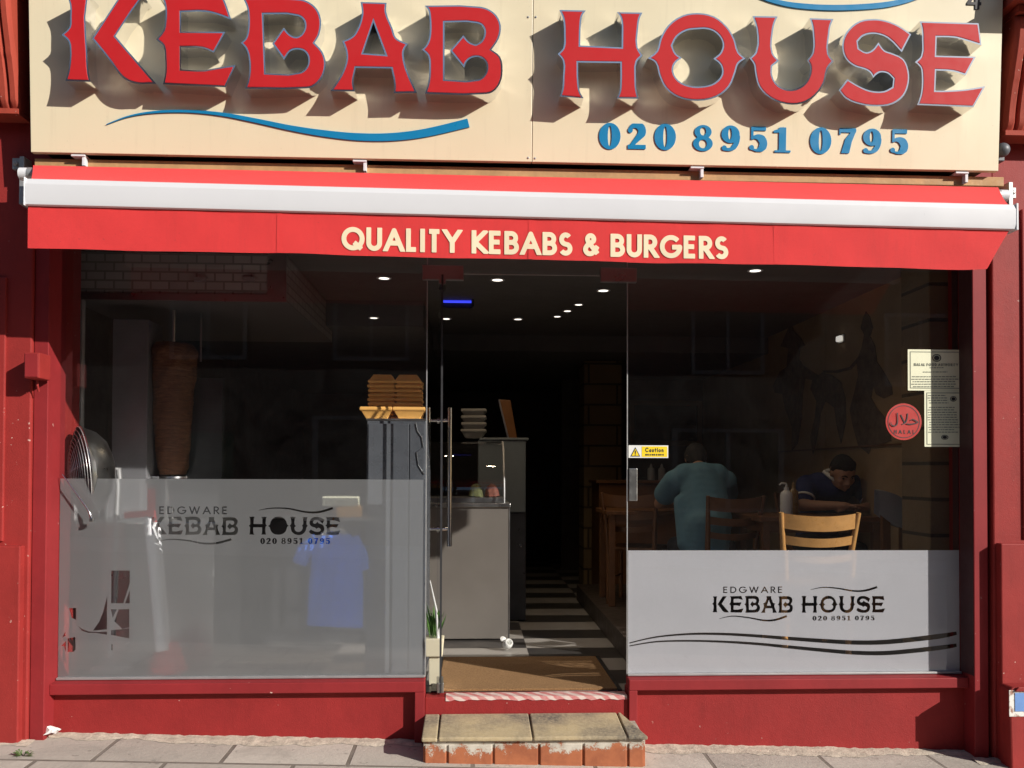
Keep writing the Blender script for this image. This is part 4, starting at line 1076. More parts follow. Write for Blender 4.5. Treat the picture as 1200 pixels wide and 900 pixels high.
for i in range(4):
    x0, x1 = cuts[i] + .004, cuts[i + 1] - .004; j = .003 * (i % 2)
    bk = -.065; xs_ = x1 - (.085 if i == 3 else 0)
    b = MB(); b.hexa([(x0, -.385 + j, .090), (x1, -.385 - j, .090), (xs_, bk, .102), (x0, bk, .102)], [(x0, -.385 + j, .112), (x1, -.385 - j, .110), (xs_, bk, .142), (x0, bk, .142)])
    b.build('step_slab', M['sandstone'], STEP, bevel=.007, bseg=3)
b = MB()
b.box(xa + .02, xb - .1, -.372, -.07, .088, .1015)
for i in range(0):
    if i: b.box(cuts[i] - .0035, cuts[i] + .0035, -.375, -.07, .085, .105)
b.build('joint_mortar', M['cement'], STEP)
mt, N_, L_, bb = new_mat('striped_tape')
co = coords(N_); wvt = N_.new('ShaderNodeTexWave'); wvt.bands_direction = 'DIAGONAL'; wvt.inputs['Scale'].default_value = 7.5; wvt.inputs['Distortion'].default_value = 2.5; L_.new(co, wvt.inputs[0])
L_.new(mixc(N_, L_, ramp(N_, L_, noise(N_, L_, 18, 4, .6, co), [(.45, (0,) * 3), (.7, (.6,) * 3)]), ramp(N_, L_, wvt.outputs['Fac'], [(.35, (.66, .52, .48)), (.65, (.55, .18, .18))]), (.55, .42, .38)), bb.inputs['Base Color'])
bb.inputs['Roughness'].default_value = .55; M['tape'] = mt
b = MB(); k = 40; rnd = random.Random(4); vs = []; fs = []
for i in range(k + 1):
    x = -.145 + .985 * i / k; e = rnd.uniform(-.006, .004)
    vs += [(x, -.064, .213 + e), (x, -.0625, .2315), (x, .012 + rnd.uniform(-.006, .006), .2335 + rnd.uniform(0, .002))]
for i in range(k):
    for j in range(2): fs.append((i * 3 + j, i * 3 + 3 + j, i * 3 + 4 + j, i * 3 + 1 + j))
b.add(vs, fs); tag(b.build('hazard_tape', M['tape']), 'worn red and white striped tape stuck along the door threshold', 'tape')
mt, N_, L_, bb = new_mat('coir_mat')
co = coords(N_)
L_.new(ramp(N_, L_, noise(N_, L_, 150, 4, .7, co), [(.3, (.19, .095, .036)), (.7, (.46, .265, .115))]), bb.inputs['Base Color'])
bb.inputs['Roughness'].default_value = 1; bump(N_, L_, bb, noise(N_, L_, 260, 3, .7, co), 1, .01); M['coir'] = mt
MAT = thing('doormat', 'brown coir doormat lying inside the open doorway', 'doormat', (.34, .45, FLOOR))
b = MB(); b.hexa([(-.19, .045, .232), (.805, .045, .232), (.80, .87, .232), (-.19, .87, .232)], [(-.19, .045, .246), (.805, .045, .246), (.80, .87, .246), (-.19, .87, .246)]); b.build('pile', M['coir'], MAT, bevel=.004)
b = MB(); b.box(-.23, -.192, .035, .90, .232, .240); b.box(.808, .83, .035, .90, .232, .240); b.box(-.19, .806, .873, .90, .232, .240); b.build('edging', M['dark'], MAT)
# open glass door leaf, pivoted on its left, standing inwards
DOOR = thing('glass_door', 'frameless glass shop door standing open inwards with long steel pull handles', 'door', (-.175, -.02, FLOOR))
hx, hy = -.175, -.03; ex, ey = -.232, .96
dirv = Vector((ex - hx, ey - hy, 0)).normalized(); nor = Vector((dirv.y, -dirv.x, 0))
def dslab(b, s0, s1, n0, n1, z0, z1):
    P = lambda s_, n_, z_: Vector((hx, hy, z_)) + dirv * s_ + nor * n_
    return b.hexa([P(s0, n1, z0), P(s0, n0, z0), P(s1, n0, z0), P(s1, n1, z0)][::-1], [P(s0, n1, z1), P(s0, n0, z1), P(s1, n0, z1), P(s1, n1, z1)][::-1])
b = MB(); dslab(b, 0, .99, -.005, .005, FLOOR + .014, 2.525); b.build('door_leaf', M['door_glass'], DOOR)
b = MB(); dslab(b, -.003, -.0005, -.0055, .0055, FLOOR + .014, 2.525); dslab(b, .991, .9935, -.0055, .0055, FLOOR + .014, 2.525); b.build('leaf_edge', M['dark'], DOOR)
for z0, z1 in ((FLOOR + .010, FLOOR + .065), (2.475, 2.530)):
    b = MB(); dslab(b, .012, .17, .0055, .018, z0, z1); dslab(b, .012, .17, -.018, -.0055, z0, z1); b.build('pivot_fitting', M['steel'], DOOR, bevel=.002)
def dp(s_, n_, z_): return Vector((hx, hy, z_)) + dirv * s_ + nor * n_
hz0, hz1 = at(528, 640, .78).z, at(528, 478, .78).z
for nn in (.068, -.068):
    b = MB(); b.tube([dp(.80, nn, hz0), dp(.80, nn, hz1)], .016, 14)
    for py in (493, 620):
        z = at(528, py, .78).z; b.tube([dp(.80, .006 * (1 if nn > 0 else -1), z), dp(.80, nn, z)], .010, 10); b.lathe([(.02, 0), (.02, .006)], dp(.80, (.0055 if nn > 0 else -.0115), z), 14, nor)
    b.build('pull_handle', M['chrome'], DOOR, smooth=40)

# ------------------------------------------------------------------ small fixtures outside
q0, q1 = at(27.5, 443, -.27), at(46, 413, -.27)
JB = thing('junction_box', 'small red painted box fixed high on the left pier', 'box', (q0.x, -.18, q0.z))
b = MB(); b.box(q0.x, q1.x, -.268, -.150, q0.z, q1.z); b.build('casing', M['pier'], JB, bevel=.005)
b = MB(); b.box(q0.x + .006, q1.x - .006, -.272, -.2685, q0.z + .006, q1.z - .006); b.build('cover', M['frame'], JB, bevel=.002)
b = MB(); b.tube([(q0.x + .03, -.19, q0.z - .002), (q0.x + .03, -.19, q0.z - .03), (q0.x + .03, -.175, q0.z - .06)], .006, 8); b.build('cable', M['pier'], JB)
q = at(1174.5, 176, -.25)
BL = thing('ball_lamp', 'grey ball fitting on the right pier beside the sign corner', 'fitting', (q.x, -.17, q.z))
M['slate'] = plain('slate_plastic', (.10, .105, .12), .45, var=.08)
b = MB(); prof = [(.038 * math.sin(math.pi * (i + .02) / 16.04), -.038 * math.cos(math.pi * (i + .02) / 16.04)) for i in range(17)]; b.lathe(prof, (q.x, -.25, q.z), 24); b.build('globe', M['slate'], BL, smooth=60)
b = MB(); b.box(q.x - .026, q.x + .036, -.215, -.150, q.z - .045, q.z + .04); b.build('base_plate', M['slate'], BL, bevel=.004)
xa, za = at(1182, 848, -.29).x, at(1182, 805, -.29).z
MX = thing('meter_box', 'red painted meter box with a blue label at the foot of the right pier', 'meter box', (xa, -.2, zp(xa, 0)))
zb = zp(xa, 0) - .04; ol = [(xa + .01, zb), (xa + .5, zb), (xa + .5, za)] + [(xa + .03 + .03 * math.cos(R(90 + 15 * i)), za - .03 + .03 * math.sin(R(90 + 15 * i))) for i in range(7)]
b = MB(); b.prism([ol], -.30, -.201); b.build('casing', M['pier'], MX, bevel=.008)
b = MB(); b.prism([[(xa + .02, za - .02), (xa + .48, za - .02), (xa + .48, za + .004), (xa + .04, za + .004)]], -.315, -.302); b.build('lid_lip', M['pier'], MX, bevel=.004)
l0 = at(1183, 840, -.305); l1 = at(1183, 809, -.305)
mt, N_, L_, bb = new_mat('torn_white_label'); L_.new(ramp(N_, L_, noise(N_, L_, 40, 4, .6, coords(N_)), [(.35, (.35, .2, .15)), (.5, (.75, .74, .70))]), bb.inputs['Base Color']); M['torn'] = mt
b = MB(); b.box(l0.x, l0.x + .2, -.3035, -.3005, l0.z, l1.z); b.build('label_plate', M['torn'], MX, bevel=.003)
M['pale_blue'] = plain('pale_blue', (.16, .30, .62), .35, var=.15)
b = MB(); b.box(l0.x + .03, l0.x + .18, -.3065, -.304, l0.z + .028, l1.z - .014); b.build('label_panel', M['pale_blue'], MX)
# window stay: thin steel arm reaching from the jamb over the frosted glass
b = MB(); ps = [at(73, 556, -.04), at(82, 568, -.05), at(103, 597, -.05), at(105.5, 602, -.05), at(106.5, 607, -.05)]; 
WS = thing('window_stay', 'thin steel arm with square foot sticking out from the left jamb over the frosted glass', 'metal arm', ps[0])
b.tube(ps, [.003, .0032, .0045, .007, .006], 10); b.build('arm', M['chrome'], WS, smooth=50)
q = at(108, 609, -.05); b = MB(); b.box(q.x - .012, q.x + .009, -.060, -.040, q.z - .012, q.z + .009); b.build('foot', M['steel'], WS, bevel=.003)
# weed and litter on the pavement
rnd = random.Random(2)
M['leaf'] = plain('weed_green', (.07, .11, .03), .7, var=.3, scale=40)
q = atz(26, 884, zp(-2.3, 0)); b = MB()
for i in range(30):
    a_ = rnd.uniform(0, 6.28); l = rnd.uniform(.02, .055); h_ = rnd.uniform(.005, .03); wd = .005
    d = Vector((math.cos(a_), math.sin(a_) * .6, 0)); sd = Vector((-d.y, d.x, 0)) * wd; o_ = Vector((q.x, q.y, zp(q.x, q.y))) + d * .01
    b.quad(o_ - sd * .4, o_ + d * l * .6 - sd + Vector((0, 0, h_)), o_ + d * l + Vector((0, 0, h_ * .6)), o_ + d * l * .6 + sd + Vector((0, 0, h_)))
tag(b.build('weed', M['leaf']), 'small green weed in a pavement joint at the left pier', 'weed')
q = atz(68, 860, .045); b = MB(); vs = []
for j in range(4):
    for i in range(4):
        vs.append((q.x - .025 + i * .022 + rnd.uniform(-.006, .006), -.14 + j * .022 + rnd.uniform(-.006, .006), zp(q.x, 0) + .02 + rnd.uniform(0, .04)))
b.add(vs, [(j * 4 + i, j * 4 + i + 1, j * 4 + i + 5, j * 4 + i + 4) for j in range(3) for i in range(3)])
tag(b.build('paper_scrap', M['white']), 'crumpled white paper scrap at the foot of the left jamb', 'litter')

# ------------------------------------------------------------------ inside, left: doner grill, fan, boxes, cabinet
# extractor hood over the grill
mt, N_, L_, bb = new_mat('hood_tiles'); co = coords(N_)
sx_ = N_.new('ShaderNodeSeparateXYZ'); L_.new(co, sx_.inputs[0])
ad_ = N_.new('ShaderNodeMath'); L_.new(sx_.outputs[0], ad_.inputs[0]); L_.new(sx_.outputs[1], ad_.inputs[1])
cb_ = N_.new('ShaderNodeCombineXYZ'); L_.new(ad_.outputs[0], cb_.inputs[0]); L_.new(sx_.outputs[2], cb_.inputs[1])
tb = N_.new('ShaderNodeTexBrick'); tb.inputs['Scale'].default_value = 1; tb.inputs['Brick Width'].default_value = .11; tb.inputs['Row Height'].default_value = .055; tb.inputs['Mortar Size'].default_value = .006
tb.inputs['Color1'].default_value = (.40, .36, .34, 1); tb.inputs['Color2'].default_value = (.32, .29, .27, 1); tb.inputs['Mortar'].default_value = (.20, .18, .17, 1)
L_.new(cb_.outputs[0], tb.inputs[0]); L_.new(tb.outputs[0], bb.inputs['Base Color']); bb.inputs['Roughness'].default_value = .5; bump(N_, L_, bb, tb.outputs['Fac'], -.5, .005)
M['hood_tile'] = mt
zh = at(335, 352, .58).z; xh = at(335, 352, .58).x
HOOD = thing('extractor_hood', 'tiled extractor hood hanging from the ceiling over the doner grill', 'hood', (-1.8, 1.4, zh))
b = MB(); b.box(-2.498, xh, .58, 2.3, zh, CEIL - .003); b.build('canopy', M['hood_tile'], HOOD, bevel=.004)
b = MB(); b.box(at(313, 352, .57).x, xh + .004, .572, .579, zh - .01, CEIL - .004); b.box(-2.497, xh + .006, .566, .5715, zh - .012, zh + .03); b.build('corner_trim', M['steel'], HOOD)
for px_ in (235, 292):
    b = MB(); q = at(px_, 328, .57); b.box(q.x - .035, q.x + .035, .560, .5655, q.z - .012, q.z + .016); b.build('clip', M['dull_steel'], HOOD)
# doner: spit and stacked meat
mt, N_, L_, bb = new_mat('roast_meat'); co = coords(N_)
wvm = N_.new('ShaderNodeTexWave'); wvm.bands_direction = 'Z'; wvm.inputs['Scale'].default_value = 15; wvm.inputs['Distortion'].default_value = 12; wvm.inputs['Detail'].default_value = 8; wvm.inputs['Detail Scale'].default_value = 3.5; wvm.inputs['Detail Roughness'].default_value = .75; L_.new(co, wvm.inputs[0])
mpm = N_.new('ShaderNodeMapping'); mpm.inputs['Scale'].default_value = (14, 14, 75); L_.new(co, mpm.inputs[0])
L_.new(ramp(N_, L_, noise(N_, L_, 1, 9, .75, mpm.outputs[0], .6), [(.30, (.05, .018, .008)), (.5, (.17, .068, .026)), (.72, (.30, .14, .06))]), bb.inputs['Base Color'])
bb.inputs['Roughness'].default_value = .5; bump(N_, L_, bb, noise(N_, L_, 1, 9, .75, mpm.outputs[0]), .6, .010); M['meat'] = mt
D0 = .85
tp, bt = at(202, 403, D0), at(202, 556, D0)
DON = thing('doner_kebab', 'tall cone of stacked brown doner meat on an upright steel spit', 'doner kebab', (bt.x, D0, bt.z))
dm = (D0 + 4.72) / 1005
b = MB(); prof = [(.01, bt.z - .005)]; rnd = random.Random(11)
for i in range(41):
    t = i / 40; r = (15.5 + 11.0 * t ** .8) * dm; r *= 1 + rnd.uniform(-.012, .012)
    if t > .94: r *= 1 - (t - .94) * 4
    if t < .03: r *= .93
    prof.append((r, bt.z + (tp.z - bt.z) * t))
prof.append((.01, tp.z + .01))
seg = 40; b.lathe(prof, (bt.x, D0, 0), seg)
nv = []
for x, y, z in b.v:
    a_ = math.atan2(y - D0, x - bt.x); k_ = 1 + .03 * math.sin(a_ * 3 + z * 9) + .025 * math.sin(a_ * 7 - z * 31) + rnd.uniform(-.012, .012)
    nv.append((bt.x + (x - bt.x) * k_, D0 + (y - D0) * k_, z))
b.v = nv; b.build('meat', M['meat'], DON, smooth=75)
b = MB(); b.tube([(bt.x, D0, bt.z - .3), (bt.x, D0, zh - .02)], .009, 10); b.tube([(bt.x + .14, D0 + .1, tp.z - .1), (bt.x + .14, D0 + .1, zh - .02)], .007, 8); b.build('spit', M['steel'], DON)
b = MB(); b.lathe([(.02, -.02), (.125, -.012), (.13, 0), (.02, .002)], (bt.x, D0, bt.z - .012), 32); b.build('drip_plate', M['chrome'], DON, smooth=40)
GR = thing('doner_grill', 'upright steel doner grill casing beside the meat cone', 'grill', (at(150, 560, .72).x, .72, FLOOR))
x0, x1 = at(130, 560, .70).x, at(172, 560, .70).x; zt = at(150, 374, .70).z
b = MB(); b.box(x0, x1, .70, .95, 1.15, zt); b.build('burner_column', plain('grey_steel_sheet', (.20, .20, .21), .4, .25, var=.2, scale=3), GR, bevel=.006)
b = MB(); b.box(x0 + .19, x0 + .62, .90, .945, 1.16, zt - .34); b.build('burner_panel', M['dark'], GR, bevel=.004)
b = MB(); b.box(x0 - .05, x0 + .75, .35, 1.0, FLOOR + .01, 1.148); b.build('base_cabinet', M['steel'], GR, bevel=.006)
q = at(95, 500, .6); b = MB(); b.tube([(q.x, .6, 1.15), (q.x, .6, zh - .012)], .017, 12); tag(b.build('support_pole', M['dull_steel']), 'thin steel pole from counter to hood left of the doner grill', 'pole')
# dark back counter
M['darksteel'] = plain('dark_steel', (.07, .07, .075), .35, .6, var=.2)
BC = thing('back_counter', 'long dark steel kitchen counter behind the doner grill', 'counter', (-1.4, 1.8, FLOOR))
b = MB(); b.box(-2.45, -.7, 1.55, 2.2, FLOOR + .1, 1.10); b.build('cabinet_front', M['darksteel'], BC, bevel=.006)
b = MB(); b.box(-2.47, -.68, 1.53, 2.22, 1.102, 1.14); b.build('worktop', M['steel'], BC, bevel=.004)
b = MB(); b.box(-2.4, -.75, 1.6, 2.15, FLOOR + .001, FLOOR + .099); b.build('plinth', M['dark'], BC)
# chrome fan at the left edge of the window
fc = at(101, 553, .2); ax = Vector((-.80, -.52, -.10)).normalized()
FAN = thing('fan', 'chrome wire-caged fan at the left end of the window', 'fan', (fc.x, .17, fc.z - .3))
b = MB(); rr = .255
prof = [(.03, .14), (.10, .135), (.17, .11), (.22, .065), (.248, .01), (rr, -.005), (rr + .006, -.012), (rr + .002, -.018), (.246, 0), (.217, .057), (.166, .1), (.1, .126), (.03, .13)]
b.lathe([(r, -z) for r, z in prof], fc, 48, ax); M['wire'] = plain('silver_wire', (.62, .62, .63), .3, .5, var=.05)
b.build('reflector_bowl', M['steel'], FAN, smooth=60)
b = MB(); qr = Vector((0, 0, 1)).rotation_difference(ax)
for k in range(12):
    r = .03 + k * .0205; hgt = .07 * (1 - (r / .26) ** 2)
    b.tube([fc + qr @ Vector((r * math.cos(2 * math.pi * i / 36), r * math.sin(2 * math.pi * i / 36), .018 + hgt)) for i in range(36)], .0022, 6, closed=True)
for k in range(8):
    a_ = math.pi * k / 4; b.tube([fc + qr @ Vector((r * math.cos(a_), r * math.sin(a_), .016 + .07 * (1 - (r / .26) ** 2))) for r in (.0, .06, .12, .18, .22, .258)], .0024, 6)
b.build('wire_grille', M['wire'], FAN, smooth=60)
b = MB()
for k in range(4):
    a_ = math.pi * k / 2 + .4
    c_ = Vector((math.cos(a_), math.sin(a_), 0)); s_ = Vector((-c_.y, c_.x, 0))
    vs = [fc + qr @ (c_ * r + s_ * w_ + Vector((0, 0, zz))) for r, w_, zz in ((.03, -.02, -.02), (.19, -.07, -.035), (.20, .05, .005), (.03, .02, 0))]
    b.quad(*vs)
b.build('blade', M['steel'], FAN)
b = MB(); b.tube([fc - ax * .13, fc - ax * .17, fc - ax * .18 + Vector((0, 0, -.1)), Vector((fc.x + .15, .2, .40))], .016, 10); b.lathe([(.12, 0), (.12, .015), (.03, .04), (.02, .05)], (fc.x + .15, .2, .335), 24); b.build('stand', M['dull_steel'], FAN, smooth=40)
# glass fronted steel cabinet by the door with foam boxes on it
x0, x1, zt = at(430, 490, .20).x, at(497, 490, .20).x, at(460, 490.5, .20).z
M['cab'] = plain('satin_grey_steel', (.12, .13, .145), .3, .2, var=.15, scale=5)
CAB = thing('steel_cabinet', 'grey steel cabinet behind the left pane with orange foam boxes on top', 'cabinet', ((x0 + x1) / 2, .3, FLOOR))
b = MB(); b.box(x0, x1 + .012, .20, .70, FLOOR + .05, zt - .012); b.build('body', M['cab'], CAB, bevel=.005)
b = MB(); b.box(x0 - .004, x1 + .016, .195, .705, zt - .011, zt); b.build('top', M['steel'], CAB, bevel=.002)
xm_ = at(480, 490, .2).x
b = MB(); b.box(x0 + .01, xm_ - .002, .186, .1985, FLOOR + .08, zt - .03); b.build('cabinet_door', M['cab'], CAB, bevel=.003)
b = MB(); b.box(xm_ + .002, x1 + .004, .186, .1985, FLOOR + .08, zt - .03); b.build('cabinet_door', M['cab'], CAB, bevel=.003)
b = MB(); ph = [Vector((at(p[0], p[1], .182).x, .182, at(p[0], p[1], .182).z)) for p in ((487, 495), (489, 505), (494, 512), (496, 524), (488, 530), (490, 545), (497, 556))]
b.tube(ph, .003, 6); b.build('dangling_strap', M['steel'], CAB)
# foam boxes
def tray(w, d, h, lip):
    b = MB(); o = [(w / 2, d / 2, h), (w / 2 - lip, d / 2 - lip, h - .004), (w / 2 - lip - .003, d / 2 - lip - .003, h - .004)]
    ring = lambda hw, hd, z: [(-hw, -hd, z), (hw, -hd, z), (hw, hd, z), (-hw, hd, z)]
    prof = [(w * .33, d * .33, 0), (w * .47, d * .47, h * .66), (w / 2, d / 2, h * .68), (w / 2 + .003, d / 2 + .003, h * .80), (w / 2, d / 2, h), (w * .47, d * .47, h), (w * .45, d * .45, h * .75), (w * .31, d * .31, .006)]
    vs = [p for q in prof for p in ring(*q)]; fs = [(3, 2, 1, 0)]
    for i in range(len(prof) - 1):
        for j in range(4): fs.append((i * 4 + j, i * 4 + (j + 1) % 4, i * 4 + 4 + (j + 1) % 4, i * 4 + 4 + j))
    fs.append(tuple((len(prof) - 1) * 4 + j for j in range(4)))
    return b.add(vs, fs)
k0 = 4.99 / 1005
protoL = None; GB = 'orange foam boxes stacked on the steel cabinet'
for s_, cx in enumerate((442.5, 479.5)):
    q = at(cx, 490, .27)
    o = tray(36.5 * k0, .17, .068, .012).build('foam_box', M['foam'], smooth=0, bevel=.004)
    o.location = (q.x, .30, zt + .001); o.rotation_euler.z = R(2 if s_ else -3)
    tag(o, ['pale orange open foam tray at the bottom of the left stack, by the cabinet corner', 'pale orange open foam tray at the bottom of the right stack, nearest the door'][s_], 'foam box', GB)
    q = at(448 if s_ == 0 else 479, 470, .36)
    for k in range(9):
        t = tray(31.5 * k0, .165, .052, .01)
        t.v = [(x, y, .052 - z) for x, y, z in t.v]; t.f = [f[::-1] for f in t.f]
        if k == 0 and s_ == 0: protoL = t.build('foam_box', M['foam'], bevel=.003); o = protoL
        else: o = dup(protoL)
        o.location = (q.x + rnd.uniform(-.003, .003), .395 + rnd.uniform(-.003, .003), zt + .062 + k * .0235 if k else zt + .040)
        if k == 0: o.location.z = zt + .001
        else: o.location.z = zt + .001 + k * .0268
        o.rotation_euler.z = R(rnd.uniform(-2, 2))
        side = 'left' if s_ == 0 else 'right'
        if k == 8: lb = 'upturned orange foam box, topmost of the %s stack on the steel cabinet' % side
        elif k == 0: lb = 'upturned orange foam box at the very bottom of the %s rear stack' % side
        else: lb = 'upturned orange foam box nested inside the %s rear stack' % side
        tag(o, lb, 'foam box', GB + (' (left)' if s_ == 0 else ' (right)'))
# things seen blurred through the frosted film
ST = thing('barrier_post', 'white post with red base and red crossbar blurred behind the left frosted glass', 'post', (at(192, 795, .12).x, .12, .335))
def P(px_, py_, y=.055): return at(px_, py_, y)
b = MB(); b.tube([P(176, 606, .045), P(183, 680, .045), P(190, 762, .045)], [.034, .034, .036], 14); b.tube([P(184, 618, .09), P(191, 690, .09), P(197, 762, .09)], .02, 10); b.build('shaft', plain('bright_white_post', (.88, .88, .90), .5, var=.03), ST, smooth=40)
b = MB(); b.lathe([(.10, 0), (.105, .02), (.055, .16), (.04, .17)], (P(192, 797).x, .125, .336), 24); b.build('foot', M['red_plastic'], ST, smooth=40)
b = MB(); b.tube([P(147, 604, .035), P(178, 601, .035)], .018, 10); b.tube([P(178, 572, .04), P(178, 601, .04), P(180, 612, .04)], .022, 10); b.build('crossbar', M['red_plastic'], ST, smooth=40)
SHT = thing('shirt', 'bright blue polo shirt hanging behind the left frosted glass', 'shirt', (P(390, 735, .10).x, .1, P(390, 735, .1).z))
def shp(pts, y): return [(at(a_, c_, y).x, at(a_, c_, y).z) for a_, c_ in pts]
b = MB(); nx = 24; nz = 24; vs = []; fs = []
lf = [(372, 628), (366, 650), (362, 690), (360, 733)]; rt = [(411, 626), (424, 645), (426, 690), (425, 736)]
def edge(E_, t):
    for i in range(len(E_) - 1):
        t0 = (E_[i][1] - E_[0][1]) / (E_[-1][1] - E_[0][1]); t1 = (E_[i + 1][1] - E_[0][1]) / (E_[-1][1] - E_[0][1])
        if t <= t1 + 1e-6: k = (t - t0) / (t1 - t0); return Vector(E_[i]) * (1 - k) + Vector(E_[i + 1]) * k
    return Vector(E_[-1])
for side_ in (0, 1):
    for j in range(nz + 1):
        l, r_ = edge(lf, j / nz), edge(rt, j / nz)
        for i in range(nx + 1):
            p = l + (r_ - l) * (i / nx); bul = math.sin(math.pi * i / nx) ** .5
            y = .06 + (.05 * bul if side_ else -.035 * bul) + .008 * math.sin(i * 1.3 + j * .2) * bul
            vs.append(tuple(at(p.x, p.y, y)))
o2 = (nx + 1) * (nz + 1)
for s_ in (0, 1):
    for j in range(nz):
        for i in range(nx):
            a = s_ * o2 + j * (nx + 1) + i; f = (a, a + nx + 1, a + nx + 2, a + 1); fs.append(f if s_ == 0 else f[::-1])
b.add(vs, fs); b.build('shirt_body', M['blue_cloth'], SHT, smooth=70)
b = MB(); b.tube([at(410, 632, .10), at(419, 652, .09), at(421, 668, .09)], [.055, .06, .055], 14); b.build('sleeve', M['blue_cloth'], SHT, smooth=50)
b = MB(); b.tube([at(373, 634, .10), at(358, 645, .10), at(352, 660, .10)], [.05, .05, .045], 14); b.build('sleeve', M['blue_cloth'], SHT, smooth=50)
b = MB(); b.tube([at(378, 628, .09), at(388, 622, .11), at(404, 623, .09)], [.02, .024, .02], 10); b.tube([at(404, 626, .07), at(417, 636, .08)], [.012, .01], 8); b.build('collar', M['white'], SHT, smooth=50)
b = MB(); b.tube([at(376, 630, .11), at(390, 615, .11), at(410, 629, .11)], .006, 8); b.tube([at(390, 615, .11), at(391, 600, .11), at(396, 594, .11)], .004, 8); b.build('hanger', M['dark_wood'], SHT)
FB = thing('card_box', 'cream and orange box behind the frosted glass above the blue shirt', 'box', at(398, 604, .14))
b = MB(); q0, q1 = at(377, 604, .12), at(419, 582, .12); b.box(q0.x, q1.x, .14, .28, q0.z + .05, q1.z); b.build('lid', M['paper'], FB, bevel=.004)
b = MB(); b.box(q0.x + .08, q1.x + .02, .135, .285, q0.z - .01, q0.z + .049); b.build('tray', M['foam'], FB, bevel=.004)
b = MB(); b.box(q0.x - .1, q1.x + .1, .13, .30, q0.z - .03, q0.z - .011); tag(b.build('shelf', M['steel']), 'narrow steel shelf behind the frosted glass holding a cream and orange box', 'shelf')
# potted bamboo in the slot beside the door
pq = at(509, 768, .22); pt_ = at(509, 747, .22)
PLN = thing('potted_plant', 'leafy green plant in a square cream pot behind the pane beside the door', 'plant', (pq.x, .22, pq.z - .06))
M['pot'] = plain('cream_pot', (.72, .66, .48), .5, var=.05)
b = MB(); w_ = .055; b.hexa([(pq.x - w_ * .85, .18, pq.z), (pq.x + w_ * .85, .18, pq.z), (pq.x + w_ * .85, .28, pq.z), (pq.x - w_ * .85, .28, pq.z)], [(pq.x - w_, .17, pt_.z), (pq.x + w_, .17, pt_.z), (pq.x + w_, .29, pt_.z), (pq.x - w_, .29, pt_.z)]); b.build('pot', M['pot'], PLN, bevel=.004)
b = MB(); b.box(pq.x - .03, pq.x + .03, .2, .26, FLOOR + .001, pq.z - .001); b.build('pedestal', M['pot'], PLN, bevel=.003)
b = MB(); M['plant'] = plain('plant_green', (.09, .20, .04), .5, var=.35, scale=25)
for i in range(30):
    a_ = rnd.uniform(0, 6.28); l = rnd.uniform(.10, .24); up = rnd.uniform(.72, 1.0)
    d = Vector((math.cos(a_) * (1 - up) * .7, math.sin(a_) * (1 - up) * .7, up)).normalized(); sd = d.cross(Vector((rnd.uniform(-1, 1), rnd.uniform(-1, 1), .2))).normalized() * .007
    o_ = Vector((pq.x + rnd.uniform(-.03, .03), .23 + rnd.uniform(-.03, .03), pt_.z - .01)); dr = Vector((d.x, d.y, -.25)) * l * .25
    b.quad(o_ - sd * .5, o_ + d * l * .55 - sd, o_ + d * l + dr, o_ + d * l * .55 + sd)
b.build('leaves', M['plant'], PLN)
b = MB(); b.tube([Vector((pq.x + .02, .2, pt_.z)), Vector((pq.x + .012, .19, pt_.z + .16)), Vector((pq.x - .025, .18, pt_.z + .33))], [.007, .006, .003], 8); b.build('stem', M['white'], PLN)

# ------------------------------------------------------------------ inside, middle: serving counter
cy = 1.49
x1 = at(596, 700, cy).x; ztop = at(560, 590, cy).z
M['panel'] = plain('warm_grey_laminate', (.19, .17, .15), .45, .2, var=.06, scale=2)
CO = thing('serving_counter', 'grey fronted serving counter facing the door with a curved glass food display', 'counter', (-.2, cy + .3, FLOOR))
b = MB(); b.box(-.66, x1, cy, cy + .62, FLOOR + .01, ztop - .03); b.build('front_panel', M['panel'], CO, bevel=.004)
b = MB(); b.box(-.68, x1 + .012, cy - .015, cy + .64, ztop - .029, ztop); b.build('countertop', M['steel'], CO, bevel=.004)
b = MB(); b.box(x1 + .0005, x1 + .008, cy - .003, cy + .01, FLOOR + .01, ztop - .03); b.build('edge_strip', M['steel'], CO)
# curved display glass
prof = []
for i in range(15):
    a_ = R(90 * i / 14); prof.append((cy + .50 - .46 * math.sin(a_), ztop + .002 + .46 * math.cos(a_)))
x0c, x1c = -.55, at(590, 560, cy + .2).x
b = MB(); vs = []; fs = []
for y, z in prof: vs += [(x0c, y, z), (x1c, y, z)]
for i in range(14): fs.append((2 * i, 2 * i + 1, 2 * i + 3, 2 * i + 2))
b.add(vs, fs); b.build('display_glass', M['glass'], CO, smooth=60)
for xq in (x0c, x1c): b = MB(); b.tube([(xq, y, z) for y, z in prof], .008, 8); b.build('glass_trim', M['dull_steel'], CO, smooth=60)
b = MB(); b.box(x0c, x1c, cy + .10, cy + .48, ztop + .0015, ztop + .04); b.build('display_shelf', M['steel'], CO, bevel=.004)
M['salad'] = plain('salad_heap', (.09, .10, .035), .7, var=.5, scale=40, bmp=.6)
M['tomato'] = plain('tomato_heap', (.16, .05, .035), .5, var=.4, scale=40, bmp=.6)
